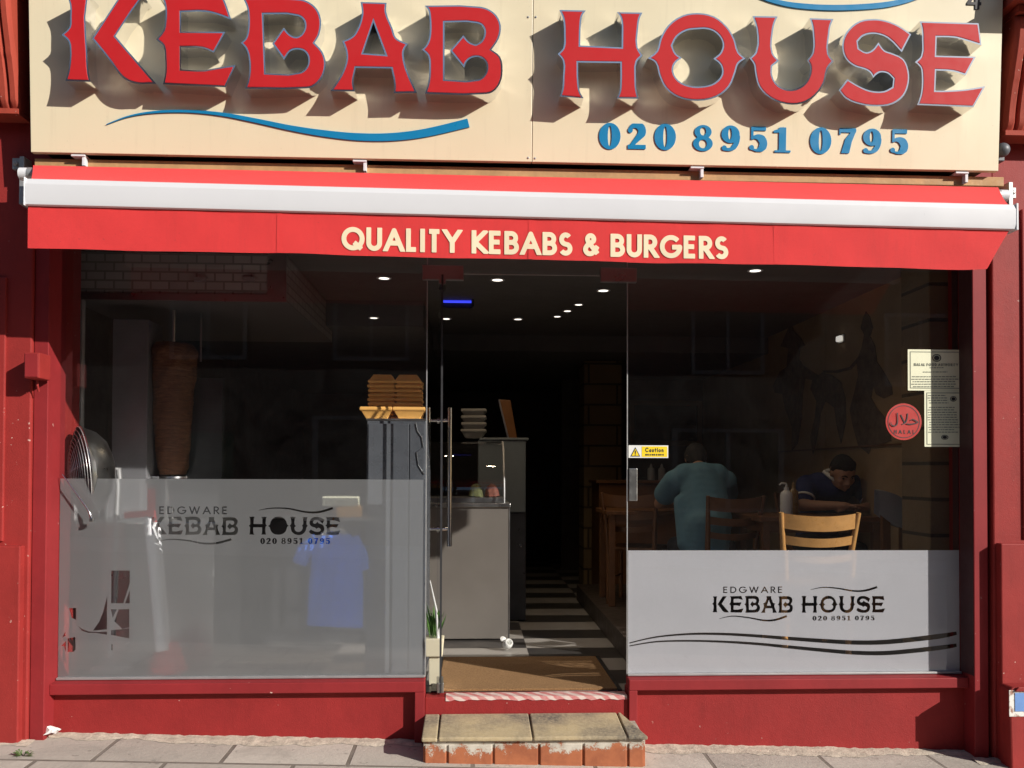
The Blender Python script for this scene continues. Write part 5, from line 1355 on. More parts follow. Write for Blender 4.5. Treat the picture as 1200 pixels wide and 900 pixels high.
for i, (mm, cx, lb) in enumerate(((M['salad'], .02, 'heap of green salad in the counter display'), (M['tomato'], .14, 'heap of red salad in the counter display nearest the counter edge'))):
    b = MB(); vs = []; fs = []; nn = 10
    for j in range(nn + 1):
        for k in range(nn + 1):
            u, v_ = j / nn * 2 - 1, k / nn * 2 - 1
            vs.append((cx + u * .055, cy + .29 + v_ * .15, ztop + .041 + .09 * max(0, 1 - u * u) ** .5 * max(0, 1 - v_ * v_) ** .5 + rnd.uniform(0, .012)))
    for j in range(nn):
        for k in range(nn): a = j * (nn + 1) + k; fs.append((a, a + nn + 1, a + nn + 2, a + 1))
    b.add(vs, fs); tag(b.build('salad_heap', mm, smooth=60), lb, 'salad')
# cooler behind, tray stack, menu stand
cx0, cx1 = at(560, 600, cy + .75).x, at(616, 600, cy + .75).x; czt = at(600, 516, cy + .75).z
M['cool'] = plain('blue_grey_enamel', (.15, .175, .19), .4, var=.08)
CL = thing('drinks_cooler', 'blue-grey cooler cabinet with a dark lower door behind the counter', 'cooler', ((cx0 + cx1) / 2, cy + 1, FLOOR))
zmid = at(600, 601, cy + .75).z
b = MB(); b.box(cx0, cx1, cy + .75, cy + 1.35, zmid + .002, czt); b.build('upper_casing', M['cool'], CL, bevel=.008)
b = MB(); b.box(cx0, cx1 + .005, cy + .77, cy + 1.35, FLOOR + .01, zmid); b.build('lower_door', M['darksteel'], CL, bevel=.006)
b = MB(); q = at(610, 639, cy + .76); b.lathe([(.014, 0), (.014, .015), (.008, .02)], (q.x, cy + .77, q.z), 12, (0, -1, 0)); b.build('door_knob', M['chrome'], CL, smooth=40)
b = MB(); b.box(cx0 + .01, cx1 + .02, cy + .74, cy + 1.36, czt + .001, czt + .02); b.build('top', M['cool'], CL, bevel=.004)
q0, q1 = at(541, 516, cy + .85), at(570, 478, cy + .85); GP = 'white tubs stacked on the cooler'
M['tub'] = plain('white_tub', (.26, .25, .23), .5, var=.06)
for k in range(4):
    t = tray(q1.x - q0.x, .2, .075, .012)
    o = t.build('food_tub', M['tub'], bevel=.003); o.location = ((q0.x + q1.x) / 2, cy + .96, czt + .0215 + k * .056); o.rotation_euler.z = R(rnd.uniform(-4, 4))
    tag(o, ['white food tub at the bottom of the pile on the cooler', 'white food tub second from the bottom of the pile on the cooler', 'white food tub second from the top of the pile on the cooler', 'white food tub on top of the pile on the cooler'][k], 'tub', GP)
MS = thing('menu_stand', 'leaning dark menu board standing on the cooler top', 'menu board', (at(596, 514, cy + .9).x, cy + .9, czt + .0215))
b = MB(); a0, a1, a2, a3 = at(596, 514, cy + .9), at(606, 514, cy + .98), at(598, 470, cy + .98), at(585, 468, cy + .9)
zz = czt + .022
b.hexa([(a0.x, cy + .9, zz), (a1.x, cy + .98, zz), (a1.x, cy + 1.0, zz), (a0.x, cy + .92, zz)], [(a3.x, cy + .9, a3.z), (a2.x, cy + .98, a3.z), (a2.x, cy + 1.0, a3.z), (a3.x, cy + .92, a3.z)]); b.build('board', M['dark_wood'], MS, bevel=.003)
b = MB(); b.tube([(a0.x - .004, cy + .895, zz + .004), (a3.x - .004, cy + .895, a3.z)], .008, 8); b.build('edge_strip', M['steel'], MS)
# white roll on the floor
q = atz(593, 762, FLOOR)
RL = thing('paper_cup', 'small crushed white cup on the floor by the counter', 'cup', q)
b = MB(); b.lathe([(.02, 0), (.031, .006), (.034, .03), (.03, .055), (.022, .06), (.016, .056), (.018, .02), (.004, .01)], q + Vector((0, 0, .031)), 16, (.3, -.7, .5)); b.build('cup', M['white'], RL, smooth=60)
b = MB(); b.lathe([(.004, 0), (.02, .003), (.022, .012), (.006, .02)], q + Vector((-.022, .0, .07)), 12, (.2, -.6, .7)); b.build('lid', M['white'], RL, smooth=60)

# ------------------------------------------------------------------ ceiling lamps and fly killer
zc = CEIL
spots = [(450, 325), (583, 327), (885, 316), (707, 339.5)]
spots2 = [(438, 371.5), (523, 372.5), (607, 373), (653, 370), (665, 363.5), (678, 356)]
proto = None; GL = 'recessed ceiling spotlights'
names = ['bright ceiling spotlight over the steel cabinet', 'bright ceiling spotlight just inside the doorway', 'ceiling spotlight over the dining tables on the right', 'ceiling spotlight behind the right end of the door transom',
         'small ceiling spotlight left of the blue fly killer', 'small ceiling spotlight just below the blue fly killer', 'small ceiling spotlight above the menu board', 'farthest spotlight in the slanting row of ceiling lights',
         'middle spotlight in the slanting row of ceiling lights', 'nearest of the three close-set spotlights in the slanting row']
for i, (a_, c_) in enumerate(spots + spots2):
    z = zc if i < 4 else 2.62
    q = atz(a_, c_, z); 
    if i >= 4 and q.x < -.4: q = atz(a_, c_, 2.58); z = 2.58
    if i >= 7: z = CEIL; q = atz(a_, c_, CEIL)
    if proto is None:
        proto = thing('ceiling_light', 'x', 'ceiling light', (0, 0, 0))
        b = MB(); b.lathe([(.03, -.001), (.062, -.001), (.066, -.006), (.058, -.010), (.046, -.008), (.045, -.003)], (0, 0, 0), 24); b.build('rim', M['white_metal'], proto, smooth=40)
        b = MB(); b.lathe([(.002, -.0055), (.0445, -.0055), (.0445, -.0045), (.002, -.0045)], (0, 0, 0), 24); b.build('lens', M['lamp'], proto)
        o = proto
    else: o = dup(proto)
    o.location = (q.x, q.y, z - .001); o.scale = (.8, .8, 1) if i < 4 else (.62, .62, 1)
    ll = bpy.data.lights.new('lamp_light', 'SPOT'); ll.energy = 7 if i in (0, 2, 3) else 3.2; ll.spot_size = R(130); ll.spot_blend = .6; ll.shadow_soft_size = .04; ll.color = (1, .78, .52)
    lo = bpy.data.objects.new('lamp_light', ll); COL.objects.link(lo); lo.location = (q.x, q.y, z - .02)
    tag(o, names[i], 'ceiling light', GL)
q0, q1 = at(521, 357, 1.95), at(551, 342, 1.95)
FK = thing('fly_killer', 'wall hung fly killer with two glowing blue tubes', 'fly killer', ((q0.x + q1.x) / 2, 1.95, q0.z))
b = MB(); b.box(q0.x - .03, q1.x + .03, 1.96, 2.0, q0.z - .02, q1.z + .02); b.box(q0.x - .03, q0.x - .012, 1.90, 1.96, q0.z - .02, q1.z + .02); b.box(q1.x + .012, q1.x + .03, 1.90, 1.96, q0.z - .02, q1.z + .02); b.build('casing', M['dark'], FK)
for f_ in (.2, .75):
    b = MB(); z = q0.z + (q1.z - q0.z) * f_; b.tube([(q0.x - .01, 1.93, z), (q1.x + .01, 1.93, z)], .010, 10); b.build('blue_tube', M['blue_lamp'], FK)

# ------------------------------------------------------------------ inside, right: dining room
def chair(name, label, loc, rz, wood, group='wooden ladder-back dining chairs'):
    t = thing(name, label, 'chair', (0, 0, 0), group)
    # local frame: the chair faces +y, its back is at y = -.2
    for s_ in (-1, 1):
        b = MB(); b.tube([(s_ * .185, -.20, 0), (s_ * .19, -.19, .44), (s_ * .20, -.215, .66), (s_ * .225, -.26, .90)], [.017, .020, .018, .014], 10); b.build('back_leg', wood, t, smooth=50)
        b = MB(); b.tube([(s_ * .19, .20, 0), (s_ * .19, .20, .43)], [.016, .02], 10); b.build('front_leg', wood, t, smooth=50)
    b = MB(); b.hexa([(-.2, -.2, .432), (.2, -.2, .432), (.215, .22, .432), (-.215, .22, .432)], [(-.2, -.2, .462), (.2, -.2, .462), (.215, .22, .462), (-.215, .22, .462)]); b.build('seat', wood, t, bevel=.01)
    for z0, z1, yy, hw in ((.80, .895, -.243, .212), (.70, .755, -.223, .200), (.60, .645, -.207, .192)):
        b = MB(); vs = []; fs = []; kk = 14
        for i in range(kk + 1):
            u = i / kk * 2 - 1; bow = -.045 * (1 - u * u); sag = -.018 * (1 - u * u)
            for dy in (-.008, .008): vs += [(u * hw, yy + bow + dy, z0 + sag), (u * hw, yy + bow + dy - .01, z1 + sag)]
        for i in range(kk):
            a = i * 4; fs += [(a, a + 4, a + 5, a + 1), (a + 2, a + 3, a + 7, a + 6), (a + 1, a + 5, a + 7, a + 3), (a, a + 2, a + 6, a + 4)]
        fs += [(0, 1, 3, 2), (kk * 4, kk * 4 + 2, kk * 4 + 3, kk * 4 + 1)]
        b.add(vs, fs); b.build('back_slat', wood, t, smooth=40)
    for s_ in (-1, 1):
        b = MB(); b.tube([(s_ * .19, -.19, .2), (s_ * .19, .20, .2)], .010, 8); b.build('stretcher', wood, t)
    t.location = loc; t.rotation_euler.z = rz; ORG[t.name] = Vector(loc)
    return t
cp = at(964, 605, .19)
ch1 = chair('dining_chair', 'sunlit varnished beech ladder-back chair right behind the right pane', (cp.x, .20 + .255, PLAT), R(-3), M['wood']); ch1.scale.z = .928
cp = at(853, 590, 1.30)
ch2 = chair('dining_chair', 'dark wooden ladder-back chair under the person in the teal shirt', (cp.x, 1.30 + .26, PLAT), R(14), M['dark_wood'])
cp = at(752, 600, 2.1)
ch3 = chair('dining_chair', 'dark wooden chair farther back next to the door side of the dining room', (cp.x, 2.1 + .2, PLAT), R(-25), M['dark_wood'])
def table(label, x0, x1, y0, y1, zt):
    t = thing('dining_table', label, 'table', ((x0 + x1) / 2, (y0 + y1) / 2, PLAT), 'dining tables')
    b = MB(); b.box(x0, x1, y0, y1, zt - .035, zt); b.build('tabletop', M['dark_wood'], t, bevel=.006)
    b = MB(); b.box(x0 + .04, x1 - .04, y0 + .04, y1 - .04, zt - .11, zt - .036); b.build('apron', M['dark_wood'], t)
    for x in (x0 + .05, x1 - .05):
        for y in (y0 + .05, y1 - .05):
            b = MB(); b.box(x - .025, x + .025, y - .025, y + .025, PLAT + .001, zt - .036); b.build('leg', M['dark_wood'], t, bevel=.003)
    return t
TZ = 1.14
table('dark wooden table where the man in navy leans', 1.98, 2.86, 1.12, 1.72, TZ)
table('dark wooden table in front of the person in teal', 1.05, 1.90, 2.02, 2.62, TZ)
def bottle(name, label, p, h, r, mat, pump=True, group=None):
    t = thing(name, label, 'bottle', p, group)
    b = MB(); b.lathe([(r * .9, 0), (r, .01), (r, h * .62), (r * .9, h * .70), (r * .4, h * .78), (r * .36, h * .80), (.002, h * .802)], p, 20); b.build('flask', mat, t, smooth=50)
    b = MB(); p = Vector(p)
    if pump:
        b.lathe([(r * .42, h * .803), (r * .42, h * .86), (r * .2, h * .865), (r * .16, h * .96)], p, 14); b.tube([p + Vector((0, 0, h * .97)), p + Vector((-r * .9, -.01, h * .99)), p + Vector((-r * 1.3, -.014, h * .93))], r * .14, 8)
    else: b.lathe([(r * .42, h * .803), (r * .40, h * .87), (r * .12, h * 1.0), (.002, h * 1.001)], p, 14)
    b.build('cap', mat, t, smooth=50); return t
q = at(921.5, 603, 1.2)
bottle('sauce_bottle', 'white sauce bottle with a bent nozzle on the table by the man in navy', (q.x, 1.2, TZ + .001), .235, .042, M['white'])
q = at(931, 590, 1.5); M['amber'] = plain('amber_sauce', (.25, .16, .06), .3, var=.1)
bottle('sauce_bottle', 'amber sauce bottle behind the white bottle on the table', (q.x, 1.52, TZ + .001), .24, .035, M['amber'], False)
DZ = at(770, 563, 3.4).z
DR = thing('side_cabinet', 'dark side cabinet against the back of the dining room carrying two small bottles', 'cabinet', (1.6, 3.6, FLOOR))
b = MB(); b.box(1.2, 2.2, 3.45, 3.95, FLOOR + .005, DZ - .03); b.build('carcass', M['dark_wood'], DR, bevel=.005)
b = MB(); b.box(1.17, 2.23, 3.42, 3.97, DZ - .029, DZ); b.build('top', M['dark_wood'], DR, bevel=.004)
for px_, lb in ((763.5, 'small pale bottle on the side cabinet nearest the door'), (776, 'small pale bottle on the side cabinet, the one farther from the door')):
    q = at(px_, 563, 3.5); bottle('small_bottle', lb, (q.x, 3.52, DZ + .001), .16, .035, M['grey_seat'], False, 'two small bottles on the side cabinet')
# framed picture, mural, wall lamp, bench seat
q0, q1 = at(737, 522, 6), at(822, 470, 6)
PF = thing('wall_picture', 'dark framed picture hung on the far wall of the dining room', 'picture', ((q0.x + q1.x) / 2, 6, q0.z))
b = MB(); o_ = [(q0.x, q0.z), (q1.x, q0.z), (q1.x, q1.z), (q0.x, q1.z)]; b.prism([o_] + inset([o_], .06), 5.95, 6.0); b.build('frame', M['plaster'], PF)
b = MB(); b.prism(inset([o_], .058), 5.97, 5.985); b.build('canvas', M['dim'], PF)
b = MB(); b.box(1.1, 2.898, 6.001, 6.1, FLOOR, CEIL - .17); b.build('partition', M['dark_wall'], SHOP)
WX = 2.897
mt, N_, L_, bb = new_mat('mural_pigment'); L_.new(ramp(N_, L_, noise(N_, L_, 14, 6, .7, coords(N_)), [(.3, (.08, .06, .055)), (.7, (.19, .14, .10))]), bb.inputs['Base Color']); bb.inputs['Roughness'].default_value = .9; M['mural'] = mt
q = atx(960, 530, WX)
MU = thing('wall_mural', 'dark painted mural of a hatted figure, a horse and hanging gourds on the ochre wall', 'mural', (WX, q.y, q.z))
def wallpoly(name, pts):
    P3 = [atx(a_, c_, WX) for a_, c_ in pts]; tr = tessellate_polygon([[Vector((p.y, p.z, 0)) for p in P3]])
    b = MB(); b.add([(WX, p.y, p.z) for p in P3] + [(WX - .004, p.y, p.z) for p in P3], [tuple(i + len(P3) for i in t) for t in tr] + [(i, (i + 1) % len(P3), len(P3) + (i + 1) % len(P3), len(P3) + i) for i in range(len(P3))])
    b.build(name, M['mural'], MU)
wallpoly('hatted_figure', [(927, 378), (931, 388), (939, 396), (944, 405), (938, 408), (937, 420), (942, 428), (950, 434), (960, 440), (955, 446), (944, 444), (941, 462), (940, 490), (935, 520), (928, 528), (928, 500), (920, 478), (917, 462), (908, 460), (906, 452), (914, 436), (922, 430), (924, 408), (915, 406), (920, 394)])
wallpoly('horse', [(964, 436), (976, 440), (986, 448), (991, 466), (992, 492), (986, 520), (981, 500), (978, 478), (968, 470), (962, 484), (958, 512), (953, 534), (950, 512), (955, 490), (957, 470), (950, 456), (952, 446)])
wallpoly('hanging_gourds', [(1015, 365), (1020, 372), (1023, 384), (1020, 394), (1026, 406), (1028, 424), (1036, 436), (1045, 452), (1046, 462), (1036, 467), (1027, 462), (1024, 452), (1021, 466), (1028, 478), (1038, 490), (1045, 516), (1034, 520), (1022, 522), (1018, 532), (1006, 522), (1000, 500), (996, 480), (1002, 458), (1006, 440), (1004, 424), (1010, 408), (1013, 392), (1009, 384), (1012, 372)])
wallpoly('rope_line', [(964, 434), (980, 434), (996, 430), (1008, 416), (1009, 419), (998, 433), (982, 437), (966, 437)])
q = atx(987, 397, WX)
WL = thing('wall_light', 'tiny lit white wall lamp on the ochre wall above the mural horse', 'wall lamp', (WX, q.y, q.z))
b = MB(); b.box(WX - .012, WX - .001, q.y - .05, q.y + .05, q.z - .03, q.z + .03); b.build('back_plate', M['white'], WL, bevel=.003)
M['lamp_dim'] = plain('lit_wall_lamp', (1, .95, .85), .5, var=0, emit=.45)
b = MB(); b.box(WX - .04, WX - .0125, q.y - .035, q.y + .035, q.z - .022, q.z + .022); b.build('shade', M['lamp_dim'], WL, bevel=.008)
b = MB(); b.box(WX - .012, WX - .001, .63, 3.3, atx(1000, 523, WX).z - .012, atx(1000, 523, WX).z); b.build('dado_rail', M['dark_wood'], SHOP)
BN = thing('bench_seat', 'grey vinyl bench with a curved backrest by the tan pillar', 'bench', (2.5, .8, PLAT))
b = MB(); vs = []; fs = []; kk = 16
for i in range(kk + 1):
    u = i / kk; x = at(1028, 590, .82).x + (2.888 - at(1028, 590, .82).x) * u
    top = at(1040, 575, .82).z - .10 * u ** 2 + .0; lo_ = at(1040, 598, .82).z - .10 * math.sin(u * math.pi * .6)
    for y, z in ((.80, lo_ - .02), (.79, lo_), (.80, top), (.86, top + .008), (.87, lo_ - .02)): vs.append((x, y, z))
for i in range(kk):
    for j in range(4): a = i * 5 + j; fs.append((a, a + 5, a + 6, a + 1))
b.add(vs, fs); b.build('backrest', M['grey_seat'], BN, smooth=50)
b = MB(); b.box(at(1034, 590, .83).x, at(1034, 590, .83).x + .05, .82, .86, PLAT + .3, at(1040, 596, .82).z); b.box(2.82, 2.87, .82, .86, PLAT + .3, at(1040, 604, .82).z); b.build('backrest_posts', M['dark_wood'], BN)
b = MB(); b.box(at(1028, 590, .82).x, 2.888, .89, 1.08, PLAT + .3, PLAT + .45); b.build('seat', M['grey_seat'], BN, bevel=.02)
b = MB(); b.box(at(1028, 590, .82).x + .03, 2.88, .8, 1.06, PLAT + .001, PLAT + .299); b.build('base', M['dark_wood'], BN)

# ------------------------------------------------------------------ people
def fingers(caps, wrist, d, side, n, s=1.0, curl=.5):
    """palm, four fingers and a thumb; d = hand direction, side = direction across the knuckles, n = back-of-hand normal"""
    d, side, n = Vector(d).normalized(), Vector(side).normalized(), Vector(n).normalized()
    w_ = Vector(wrist)
    for o_ in (-.026, -.009, .009, .026): caps.append((w_ + side * o_ * .6 * s, .016 * s, w_ + d * .085 * s + side * o_ * s, .012 * s))
    for o_, l in ((-.028, .060), (-.0095, .075), (.0095, .080), (.028, .072)):
        k0 = w_ + d * .088 * s + side * o_ * s
        d1 = (d - n * curl * .35).normalized(); d2 = (d - n * curl * 1.1).normalized()
        k1 = k0 + d1 * l * .55 * s + side * o_ * .12; k2 = k1 + d2 * l * .5 * s
        caps.append((k0, .0088 * s, k1, .0082 * s)); caps.append((k1, .0082 * s, k2, .0070 * s))
    t0 = w_ + d * .025 * s + side * .03 * s; t1 = t0 + (d * .6 + side * .75 - n * .2).normalized() * .042 * s; t2 = t1 + (d * .9 + side * .25 - n * .3).normalized() * .032 * s
    caps.append((t0, .012 * s, t1, .0095 * s)); caps.append((t1, .0095 * s, t2, .0080 * s))
def head(caps, c, fwd, up, s=1.0):
    """skull, jaw, nose, brow, lips, ears round head centre c"""
    f, u = Vector(fwd).normalized(), Vector(up).normalized(); r_ = f.cross(u).normalized()
    P = lambda a, b_, c_: Vector(c) + (r_ * a + f * b_ + u * c_) * s
    caps.append((P(0, -.018, .028), .082 * s, P(0, .012, .022), .078 * s))
    caps.append((P(0, .022, -.02), .066 * s, P(0, .034, -.062), .047 * s))
    caps.append((P(-.028, .055, -.078), .020 * s, P(.028, .055, -.078), .020 * s))
    caps.append((P(0, .078, -.092), .014 * s, P(0, .080, -.088), .014 * s))
    caps.append((P(0, .088, .006), .010 * s, P(0, .104, -.030), .014 * s))
    caps.append((P(-.012, .094, -.034), .009 * s, P(.012, .094, -.034), .009 * s))
    for q in (-1, 1):
        caps.append((P(q * .018, .080, .020), .012 * s, P(q * .046, .068, .020), .011 * s))
        caps.append((P(q * .044, .062, -.024), .022 * s, P(q * .036, .064, -.040), .020 * s))
        caps.append((P(q * .078, -.006, .010), .014 * s, P(q * .078, -.008, -.026), .010 * s))
    caps.append((P(-.020, .082, -.056), .0085 * s, P(.020, .082, -.056), .0085 * s))
    caps.append((P(-.016, .080, -.068), .0085 * s, P(.016, .080, -.068), .0085 * s))
    return P
def eyes(parent, P, s=1.0):
    b = MB()
    for q in (-1, 1):
        c = P(q * .031, .0735, .003); prof = [(.0095 * s * math.sin(math.pi * (i + .05) / 10.1), .0095 * s * math.cos(math.pi * (i + .05) / 10.1)) for i in range(11)]
        b.lathe(prof[::-1], c, 14)
    b.build('eye', M['dark'], parent, smooth=60)

# man in navy, elbows on the table, looking down towards us
hd = at(986, 556, 1.52); S = 1.06
PA = thing('person', 'seated man in a navy polo shirt with white trim, arms folded, looking down', 'person', (hd.x, 1.95, PLAT))
cx = hd.x; hc = Vector((cx, 1.50, hd.z + .01))
caps = []; fw = Vector((.10, -.86, -.50)); up = Vector((.03, -.45, .86))
PH = head(caps, hc, fw, (up - fw * up.dot(fw) / fw.dot(fw)).normalized(), S)
ch_ = Vector((cx - .01, 1.66, 1.33)); pl = Vector((cx, 1.98, PLAT + .52))
caps += [(hc + Vector((0, .05, -.06)), .056, ch_ + Vector((0, -.02, .09)), .062), (ch_ + Vector((-.10, 0, .02)), .085, ch_ + Vector((.10, 0, .02)), .085),
         (ch_, (.15, .11, .11), pl + Vector((0, -.02, .16)), (.155, .12, .11)), (pl + Vector((0, 0, .16)), (.15, .12, .11), pl, (.17, .13, .11))]
sl_, sr = ch_ + Vector((-.20, 0, .025)), ch_ + Vector((.20, 0, .025))
el, er = Vector((cx - .27, 1.56, TZ + .062)), Vector((cx + .27, 1.56, TZ + .062))
wl, wr = Vector((cx - .05, 1.34, TZ + .07)), Vector((cx + .07, 1.39, TZ + .045))
for s_, e_, w_ in ((sl_, el, wl), (sr, er, wr)):
    caps += [(ch_ + Vector((0, 0, .02)), .08, s_, .068), (s_, .062, e_, .046), (e_, .046, w_, .030)]
fingers(caps, wl, (.8, -.12, .0), (0.1, -1, .0), (0, 0, 1), 1, .4); fingers(caps, wr, (-.85, -.1, 0), (.1, -1, 0), (0, 0, 1), 1, .4)
for q in (-1, 1):
    hip = pl + Vector((q * .09, 0, -.02)); kn = Vector((cx + q * .13, 1.52, PLAT + .49)); an = Vector((cx + q * .13, 1.62, PLAT + .09))
    caps += [(hip, .095, kn, .062), (kn, .060, an, .040), (an, .042, an + Vector((0, -.17, -.05)), .036)]
body = blob('body', caps, M['skin'], PA, .010, 5)
hc_caps = [(PH(0, -.028, .050), .080 * S, PH(0, .004, .052), .076 * S), (PH(0, -.05, .02), .072 * S, PH(0, -.045, -.03), .060 * S), (PH(-.045, .022, .082), .026 * S, PH(.045, .022, .082), .026 * S)]
for q in (-1, 1): hc_caps.append((PH(q * .064, -.01, .04), .026 * S, PH(q * .066, -.012, -.01), .018 * S))
blob('hair', hc_caps, M['hair'], PA, .010, 4)
eyes(PA, PH, S)
b = MB()
for q in (-1, 1): b.tube([PH(q * .014, .092, .020), PH(q * .032, .088, .027), PH(q * .050, .078, .021)], [.004, .0055, .003], 8)
b.build('eyebrows', M['hair'], PA)
sc = [(ch_ + Vector((-.11, 0, .03)), .094, ch_ + Vector((.11, 0, .03)), .094), (ch_, (.165, .125, .12), pl + Vector((0, -.02, .16)), (.17, .135, .12)), (pl + Vector((0, 0, .16)), (.165, .135, .12), pl + Vector((0, 0, .03)), (.178, .14, .10))]
for s_, e_ in ((sl_, el), (sr, er)): sc += [(ch_ + Vector((0, 0, .025)), .09, s_, .080), (s_, .078, s_ + (e_ - s_) * .60, .072)]
shirt = blob('polo_shirt', sc, M['navy'], PA, .012, 6)
b = MB()
nk = ch_ + Vector((0, -.035, .105))
b.tube([nk + Vector((.075 * math.cos(a_ * math.pi / 10), .065 * math.sin(a_ * math.pi / 10), .02 - .02 * math.sin(a_ * math.pi / 10))) for a_ in range(-1, 21)], .012, 8)
b.tube([nk + Vector((-.075, .0, .02)), nk + Vector((-.055, -.075, -.02)), nk + Vector((-.02, -.095, -.06))], [.016, .018, .008], 8); b.tube([nk + Vector((.075, .0, .02)), nk + Vector((.05, -.075, -.02)), nk + Vector((.015, -.095, -.06))], [.016, .018, .008], 8)
b.build('collar', M['white'], shirt, smooth=50)
b = MB()
for s_, e_ in ((sl_, el), (sr, er)):
    c_ = s_ + (e_ - s_) * .63; d_ = (e_ - s_).normalized(); o1 = d_.orthogonal().normalized(); o2_ = d_.cross(o1)
    b.tube([c_ + (o1 * math.cos(a_ * math.pi / 12) + o2_ * math.sin(a_ * math.pi / 12)) * .068 for a_ in range(24)], .009, 8, closed=True)
b.build('sleeve_trim', M['white'], shirt, smooth=50)
tc = []
for q in (-1, 1):
    hip = pl + Vector((q * .09, 0, -.02)); kn = Vector((cx + q * .13, 1.52, PLAT + .49)); an = Vector((cx + q * .13, 1.62, PLAT + .10)); tc += [(hip, .108, kn, .073), (kn, .072, an, .056)]
tc.append((pl + Vector((0, 0, .03)), (.175, .14, .09), pl + Vector((0, 0, -.03)), (.175, .14, .1))); blob('trousers', tc, M['trouser'], PA, .014, 5)
CHM = chair('dining_chair', 'dark wooden chair behind the table that the man in navy sits on', (cx, 2.03, PLAT), R(180), M['dark_wood'])

# person in teal, seen from behind, leaning forward over the table
hb = at(826, 560, 1.62); cx = hb.x
PB = thing('person', 'person in a loose teal T-shirt seen from behind, hunched over a table', 'person', (cx, 1.62, PLAT))
ch_ = Vector((cx + .0, 1.74, 1.41)); pl = Vector((cx + .02, 1.56, PLAT + .53)); hc = Vector((cx + .01, 1.92, 1.545))
caps = []; fw = Vector((.05, .80, -.55)); up = Vector((0, .5, .86)); PH = head(caps, hc, fw, (up - fw * up.dot(fw) / fw.dot(fw)).normalized(), 1)
caps += [(hc + Vector((0, -.05, -.05)), .055, ch_ + Vector((0, .04, .06)), .065), (ch_ + Vector((-.11, 0, 0)), .088, ch_ + Vector((.11, 0, 0)), .088), (ch_, (.155, .11, .11), pl + Vector((0, 0, .16)), (.155, .12, .11)), (pl + Vector((0, 0, .16)), (.15, .12, .11), pl, (.17, .13, .11))]
sl_, sr = ch_ + Vector((-.20, .02, -.03)), ch_ + Vector((.20, .02, -.03))
el, er = Vector((cx - .27, 1.95, TZ + .06)), Vector((cx + .27, 1.98, TZ + .06)); wl, wr = Vector((cx - .10, 2.16, TZ + .05)), Vector((cx + .10, 2.16, TZ + .05))
for s_, e_, w_ in ((sl_, el, wl), (sr, er, wr)): caps += [(ch_, .082, s_, .068), (s_, .062, e_, .045), (e_, .045, w_, .030)]
fingers(caps, wl, (.6, .7, 0), (.7, -.6, 0), (0, 0, 1), 1, .4); fingers(caps, wr, (-.6, .7, 0), (-.7, -.6, 0), (0, 0, 1), 1, .4)
for q in (-1, 1):
    hip = pl + Vector((q * .09, 0, -.02)); kn = Vector((cx + q * .13, 2.0, PLAT + .49)); an = Vector((cx + q * .13, 1.92, PLAT + .09)); caps += [(hip, .095, kn, .062), (kn, .060, an, .040), (an, .042, an + Vector((0, .17, -.05)), .036)]
blob('body', caps, M['skin'], PB, .010, 5)
hcp = [(PH(0, -.028, .046), .083, PH(0, .004, .050), .078), (PH(0, -.05, .02), .074, PH(0, -.045, -.04), .062)]
for q in (-1, 1): hcp.append((PH(q * .064, -.01, .04), .028, PH(q * .066, -.015, -.02), .02))
blob('hair', hcp, M['hair'], PB, .010, 4)
eyes(PB, PH)
sc = [(ch_ + Vector((-.12, 0, .01)), .100, ch_ + Vector((.12, 0, .01)), .100), (ch_, (.185, .13, .12), pl + Vector((0, 0, .16)), (.18, .14, .12)), (pl + Vector((-.02, -.02, .16)), (.175, .14, .12), pl + Vector((-.03, -.03, -.12)), (.185, .14, .08))]
for s_, e_ in ((sl_, el), (sr, er)): sc += [(ch_ + Vector((0, 0, .01)), .10, s_, .088), (s_, .088, s_ + (e_ - s_) * .55, .095)]
sc.append((Vector((cx - .16, 1.66, 1.22)), .07, Vector((cx - .15, 1.56, .92)), .075))
blob('t_shirt', sc, M['teal'], PB, .013, 6)
tc = []
for q in (-1, 1):
    hip = pl + Vector((q * .09, 0, -.02)); kn = Vector((cx + q * .13, 2.0, PLAT + .49)); an = Vector((cx + q * .13, 1.92, PLAT + .10)); tc += [(hip, .108, kn, .073), (kn, .072, an, .056)]
tc.append((pl + Vector((0, 0, .03)), (.175, .14, .09), pl + Vector((0, 0, -.03)), (.175, .14, .1))); blob('trousers', tc, M['trouser'], PB, .014, 5)

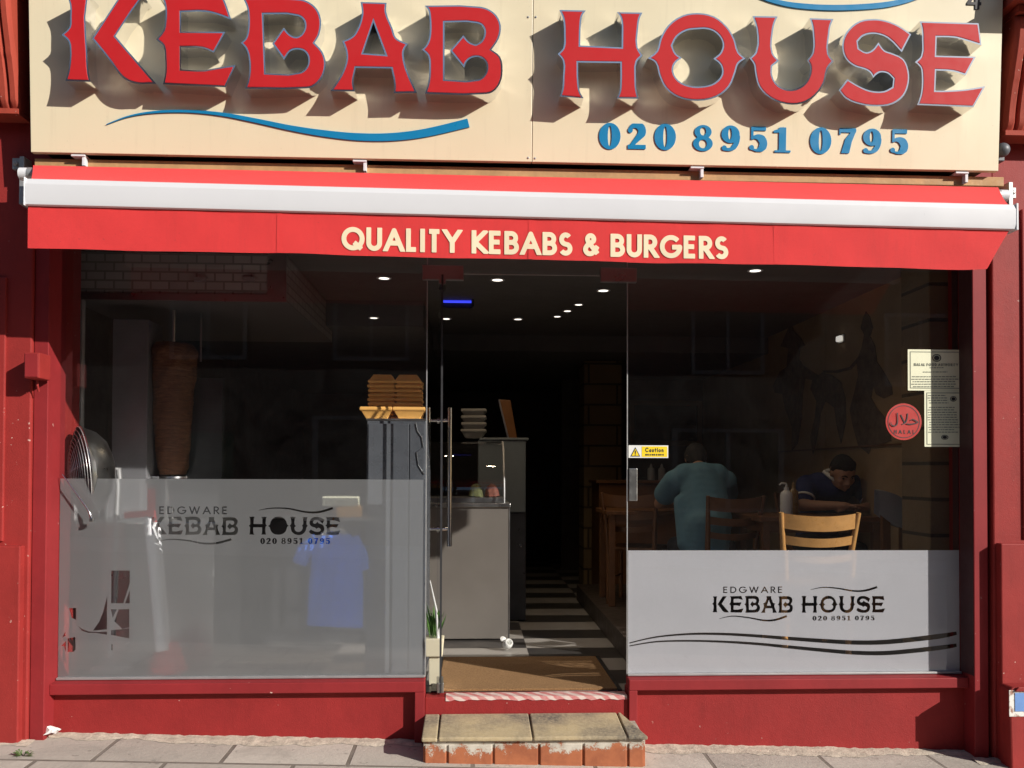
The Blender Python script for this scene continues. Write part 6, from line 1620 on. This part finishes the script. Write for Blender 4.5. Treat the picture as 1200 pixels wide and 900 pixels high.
# ------------------------------------------------------------------ across the street (mirrored faintly in the panes)
M['house_b'] = brick_mat('dark_house_brick', (.16, .07, .05), (.12, .055, .04), (.16, .15, .13), .225, .075, .010, 'XZ', .4)
M['roof'] = plain('roof_tile', (.10, .06, .05), .8, var=.3, scale=3)
M['sash'] = plain('white_sash', (.28, .28, .28), .4, var=.03)
M['h_glass'] = plain('dark_house_glass', (.03, .035, .045), .08, var=.1)
doors = [(.05, .08, .14), (.20, .03, .02), (.05, .12, .07), (.12, .12, .12), (.03, .04, .05), (.16, .08, .02)]
for i in range(6):
    x0 = -21.6 + i * 7.2; x1 = x0 + 7.17; zg = zp((x0 + x1) / 2, -2.6)
    h = thing('terraced_house', ['terraced brick house with a dark blue door', 'terraced brick house with a red door', 'terraced brick house with a green door', 'terraced brick house with a grey door', 'terraced brick house with a black door', 'terraced brick house with a brown door'][i] + ' across the street behind the viewer', 'house', (x0 + 3.6, -12.6, zg), 'terraced houses across the street')
    b = MB(); b.box(x0, x1, -20, -12.5, zg - .6, zg + 6.0); b.build('wall', M['house_b'], h)
    b = MB(); b.add([(x0 - .0, -20.3, zg + 5.9), (x1, -20.3, zg + 5.9), (x1, -12.2, zg + 5.9), (x0, -12.2, zg + 5.9), (x0, -16.2, zg + 8.6), (x1, -16.2, zg + 8.6)], [(0, 1, 5, 4), (2, 3, 4, 5), (0, 4, 3), (1, 2, 5), (0, 3, 2, 1)]); rf_ = b.build('roof', M['roof'], h)
    b = MB(); b.box(x0 + .1, x0 + 1.0, -16.8, -15.9, zg + 8.0, zg + 9.6); b.build('chimney', M['house_b'], rf_)
    for wx, wz, ww, wh in ((1.2, 3.6, 1.5, 1.5), (4.4, 3.6, 1.5, 1.5), (4.0, .8, 2.3, 1.7)):
        b = MB(); o_ = [(x0 + wx, zg + wz), (x0 + wx + ww, zg + wz), (x0 + wx + ww, zg + wz + wh), (x0 + wx, zg + wz + wh)]
        hs = [[(x0 + wx + ww * f0, zg + wz + .08), (x0 + wx + ww * f1, zg + wz + .08), (x0 + wx + ww * f1, zg + wz + wh - .08), (x0 + wx + ww * f0, zg + wz + wh - .08)] for f0, f1 in ((.05, .48), (.52, .95))]
        b.prism([o_] + hs, -12.49, -12.43); wn = b.build('window', M['sash'], h)
        b = MB(); b.prism([o_], -12.47, -12.46); b.build('pane', M['h_glass'], wn)
    b = MB(); b.box(x0 + 1.5, x0 + 2.45, -12.498, -12.45, zg + .1, zg + 2.15); b.build('door', plain('house_door', doors[i], .4), h, bevel=.01)
